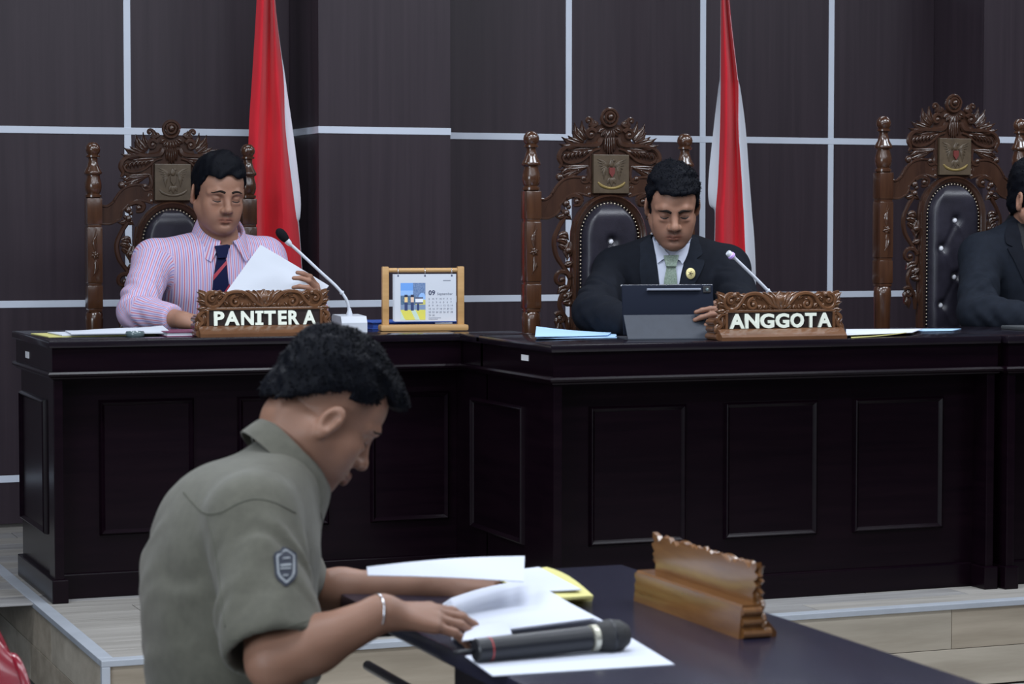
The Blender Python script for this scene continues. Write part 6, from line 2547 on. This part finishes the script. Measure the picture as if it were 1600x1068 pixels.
# ---- the clerk in the striped shirt
def clerk():
    yb = 7.88
    M = place_head(None, P(354.7, 311, y=7.72), 0.09, 0.22, 0.03, 1.05)
    nb = P(345, 392, y=yb - 0.02)
    pel = P(330, 560, y=7.98)
    pel.z = ZP + 0.56
    chest = P(330, 448, y=yb)
    S = [P(240, 408, y=yb - 0.01), P(414, 404, y=yb + 0.01)]
    E = [P(213, 487, y=7.64), P(452, 486, y=7.66)]
    W = [P(288, 500, y=7.42), P(498, 484, y=7.31)]

    def hin(x, y, z):
        front = z - 0.070 + np.abs(x) * 0.10
        return np.where(y < -0.050, front, np.where(y < 0.0, np.minimum(z - 0.052 + (y + 0.05) * 1.6, np.where(y < -0.028, z - 0.030, z + 0.014)), z + 0.010 - np.clip(y, 0, 1) * 0.1 + np.clip(y - 0.03, 0, 1) * 0.9))
    sp = dict(M=M, nb=nb, pel=pel, Tp=frame(pel, 0.05, 0.05), Tc=frame(chest, 0.05, 0.14), S=S, E=E, W=W, yaw=0.05,
              hands=[(Vector((0.80, -0.60, -0.10)), Vector((-0.3, -0.35, 0.88))), (Vector((-0.25, -0.55, 0.55)), Vector((0.75, -0.55, 0.25)))],
              curls=[FLAT, PINCH], thumbs=[(0.6, 0.3, 0.2), (0.75, 0.4, 0.3)], flip=[1, 1],
              face=dict(w=0.97, jaw=0.97, nose=1.0, lips=0.95, full=0.0, lid=1.1, brow=1.0), skin=(0.325, 0.170, 0.115), stub=0.5, browt=1.15, lash=0.0020, neck=0.060,
              hair_in=hin, hair=dict(thick=0.009, seed=3, tufts=1800, tlen=0.007, amp=0.0040, freq=75, tr=0.0009, flow=(0.3, 0.6, 0.15),
                                     lift=lambda x, y, z: 0.013 * np.clip((z - 0.06) / 0.05, 0, 1) * np.clip((0.05 - y) / 0.06, 0.3, 1)),
              cloth=m_stripe, cloth_name='shirt', grow=0.012, belly=0.02, sleeve=(0.068, 0.062, 0.044), cuff=[0.80, 0.92], wr=0.0045, gstep=0.0060)
    root, o, bs = seated('man in a pink striped shirt and navy tie holding up a page', sp)
    N = frame(P(343, 374, y=yb - 0.03), 0.09, 0.30)
    c = collar(root, N, m_stripe, 0.073, 0.075, 0.075, 0.012, 0.050, 0.062, 0.30, 0.016, 0.0024, tipout=0.012, spread=0.036)
    striped_collar(c, N)
    tie = drape(bs, [((335, 386), (358, 383)), ((337, 392), (356, 390)), ((340, 404), (353, 403))], m_ntie, 'tie', root, 5, 0.018, 0.012, sub=3)
    drape(bs, [((339, 401), (352, 401)), ((336, 418), (354, 417)), ((333, 438), (356, 437)), ((331, 464), (360, 462))], m_ntie, 'tie_blade', tie, 6, 0.007, 0.004, sub=4)
    drape(bs, [((352.5, 408), (354.5, 412)), ((333, 430), (333, 438))], m_rtie, 'tie_stripe', tie, 4, 0.0085, 0.002, sub=4)
    drape(bs, [((358, 443), (359.5, 450)), ((347, 460), (351, 463))], m_rtie, 'tie_stripe', tie, 4, 0.0085, 0.002, sub=3)
    # raised page
    a, b_, c_ = P(407, 382, y=7.44), P(514, 446, y=7.27), P(349, 462, y=7.40)
    d = b_ + c_ - a
    d.z = max(d.z, TOPZ + 0.006)
    tag(sheet([c_, d, b_, a], 0, 0.0012, m_page, name='paper_sheet', nu=8, nv=8, curl=lambda f_, g_: (0, -0.006 * math.sin(PI * f_), 0)),
        'white page held up by the man in the striped shirt', 'paper')


clerk()


# ---- the member in the dark suit with the tablet
def member():
    yaw = -0.26
    M = place_head(None, P(1054, 336.8, y=6.79), -0.36, 0.36, 0.0, 1.04)
    nb = P(1050, 398, y=6.99)
    pel = P(1050, 560, y=7.00)
    pel.z = ZP + 0.56
    chest = P(1049, 452, y=6.98)
    S = [P(962, 424, y=7.04), P(1136, 420, y=6.93)]
    E = [P(927, 487, y=6.83), P(1160, 487, y=6.70)]
    W = [P(992, 507, y=6.62), P(1170, 494, y=6.345)]

    def hin(x, y, z):
        front = z - 0.066 + np.abs(x) * 0.05
        return np.where(y < -0.050, front, np.where(y < 0.0, np.minimum(z - 0.056 + (y + 0.05) * 1.9, np.where(y < -0.030, z - 0.020, z + 0.022)), z + 0.010 + np.clip(y - 0.03, 0, 1) * 0.9))
    sp = dict(M=M, nb=nb, pel=pel, Tp=frame(pel, yaw, 0.05), Tc=frame(chest, yaw, 0.16), S=S, E=E, W=W, yaw=yaw,
              hands=[(Vector((0.80, -0.60, -0.05)), Vector((-0.3, -0.35, 0.88))), (Vector((-0.95, -0.22, 0.02)), Vector((0.1, -0.80, 0.50)))],
              curls=[FLAT, [(0.15, 0.30, 0.30), (0.20, 0.40, 0.30), (0.30, 0.55, 0.35), (0.40, 0.7, 0.35)]], thumbs=[(0.6, 0.3, 0.2), (0.7, 0.3, 0.2)], flip=[1, 1],
              face=dict(w=0.93, jaw=0.94, nose=1.08, lips=1.0, full=-0.0005, lid=0.7, brow=1.15), skin=(0.300, 0.155, 0.104), stub=0.55, browt=1.35, brow_z=-0.007, lash=0.0024,
              hair_in=hin, hair=dict(thick=0.010, seed=5, tufts=2600, tlen=0.009, amp=0.0068, freq=85, tr=0.0010, flow=(0.45, -0.1, 0.2),
                                     lift=lambda x, y, z: 0.006 * np.clip((z - 0.06) / 0.05, 0, 1)),
              cloth=m_suit, cloth_name='jacket', grow=0.016, sleeve=(0.070, 0.066, 0.050), cuff=[0.95, 0.90], wr=0.005)
    root, o, bs = seated('man in a dark suit, green tie and round gold badge looking at a tablet', sp)
    sv = drape(bs, [((1019, 372), (1077, 372)), ((1024, 395), (1072, 393)), ((1027, 415), (1068, 412)), ((1029, 430), (1064, 428)), ((1031, 452), (1060, 450)), ((1033, 480), (1056, 478))], m_wshirt, 'shirt_front', root, 8, 0.003, 0.003, sub=4)
    for rows in ([((1018, 364), (1025, 362)), ((1021, 378), (1033, 381)), ((1024, 394), (1040, 393)), ((1027, 405), (1045, 399)), ((1028, 412), (1034, 407))],
                 [((1071, 366), (1078, 368)), ((1065, 383), (1077, 382)), ((1058, 394), (1074, 396)), ((1053, 400), (1070, 406)), ((1062, 408), (1066, 413))]):
        drape(bs, rows, m_wshirt, 'collar', root, 5, 0.010, 0.004, sub=3)
    tie = drape(bs, [((1037, 401), (1060, 400)), ((1041, 417), (1056, 417))], m_gtie, 'tie', root, 5, 0.018, 0.012, sub=3)
    drape(bs, [((1042, 416), (1055, 416)), ((1039, 430), (1057, 430)), ((1037, 447), (1058, 447)), ((1036, 475), (1060, 475))], m_gtie, 'tie_blade', tie, 6, 0.010, 0.004, sub=4)
    # lapels with their collar pieces
    for rows in ([((1000, 382), (1021, 366)), ((1001, 400), (1023, 388)), ((1000, 420), (1026, 410)), ((1003, 445), (1030, 440)), ((1014, 470), (1033, 468))],
                 [((1075, 370), (1090, 372)), ((1073, 390), (1096, 392)), ((1070, 402), (1096, 398)), ((1069, 404), (1088, 405)), ((1068, 412), (1100, 408)), ((1065, 432), (1092, 430)), ((1059, 452), (1078, 452)), ((1055, 474), (1062, 474))]):
        drape(bs, rows, m_suit2, 'lapel', root, 5, 0.006, 0.004, sub=4)
    mb = MB()
    hit = bs.ray_cast(EYEV, ray(1079, 427).normalized())[0]
    n = (EYEV - hit).normalized()
    R = n.to_track_quat('Z', 'Y').to_matrix()
    mb.lathe([(0.0165, 0.0), (0.0165, 0.002), (0.0135, 0.0035), (0.001, 0.0045)], hit + n * 0.009, n=24, axis=R @ Matrix.Diagonal((0.92, 1.08, 1)))
    bd = mb.build('badge', m_badge, root, smooth=True, angle=0.6)
    mb = MB()
    for k in range(5):
        a = 2 * PI * k / 5
        mb.tube([hit + n * 0.0135, hit + n * 0.0130 + R @ Vector((0.008 * math.cos(a), 0.008 * math.sin(a), 0))], 0.0012, n=5)
    mb.build('badge_emblem', m_emblem, bd)


member()


# ---- the man turned away at the right edge
def turned():
    yaw = 0.06
    M = place_head(None, P(1620, 310, y=6.95), 0.34, 0.10, 0.0, 1.04, local=(0, 0.01, 0.0))
    nb = P(1606, 362, y=7.01)
    pel = P(1615, 560, y=7.00)
    pel.z = ZP + 0.56
    chest = P(1612, 440, y=7.00)
    S = [P(1533, 400, y=7.00), P(1690, 402, y=7.02)]
    E = [P(1527, 488, y=6.84), P(1725, 486, y=6.80)]
    W = [P(1640, 503, y=6.62), P(1660, 503, y=6.60)]

    def hin(x, y, z):
        return np.where(y < -0.045, z - 0.068, np.where(y < 0.0, np.minimum(z - 0.054 + (y + 0.05) * 1.9, z + 0.020), z + 0.042 + np.clip(y - 0.03, 0, 1) * 0.35))
    sp = dict(M=M, nb=nb, pel=pel, Tp=frame(pel, yaw, 0.03), Tc=frame(chest, yaw, 0.10), S=S, E=E, W=W, yaw=yaw,
              hands=[(Vector((0.85, -0.5, -0.05)), Vector((-0.1, -0.3, 0.9))), (Vector((-0.85, -0.5, -0.05)), Vector((0.1, -0.3, 0.9)))],
              curls=[FLAT, FLAT], thumbs=[(0.6, 0.3, 0.2), (0.6, 0.3, 0.2)], flip=[1, 1],
              face=dict(w=1.0), skin=(0.320, 0.165, 0.112),
              hair_in=hin, hair=dict(thick=0.011, seed=9, tufts=2000, tlen=0.008, amp=0.0045, freq=70, tr=0.0010, lift=lambda x, y, z: 0.010 * np.clip((z - 0.06) / 0.05, 0, 1)),
              cloth=m_suit2, cloth_name='jacket', grow=0.016, sleeve=(0.072, 0.066, 0.052), cuff=[0.92, 0.92], wr=0.0060)
    root, o, bs = seated('man in a charcoal suit and black shirt at the right edge, head turned away', sp)
    drape(bs, [((1588, 349), (1630, 352)), ((1594, 372), (1626, 374)), ((1602, 400), (1622, 402)), ((1612, 440), (1618, 440))], m_bshirt, 'shirt_front', root, 6, 0.003, 0.003, sub=4)
    N = frame(V3(nb) + Vector((0, 0, 0.004)), 0.15, 0.22)
    collar(root, N, m_bshirt, 0.063, 0.066, 0.046, 0.014, 0.036, 0.060, 0.30, 0.012, 0.0024)
    drape(bs, [((1574, 348), (1588, 344)), ((1570, 366), (1594, 366)), ((1572, 380), (1596, 382)), ((1582, 386), (1598, 388)), ((1574, 388), (1600, 395)), ((1586, 410), (1606, 412)), ((1600, 440), (1614, 442))], m_suit, 'lapel', root, 5, 0.006, 0.004, sub=4)


turned()
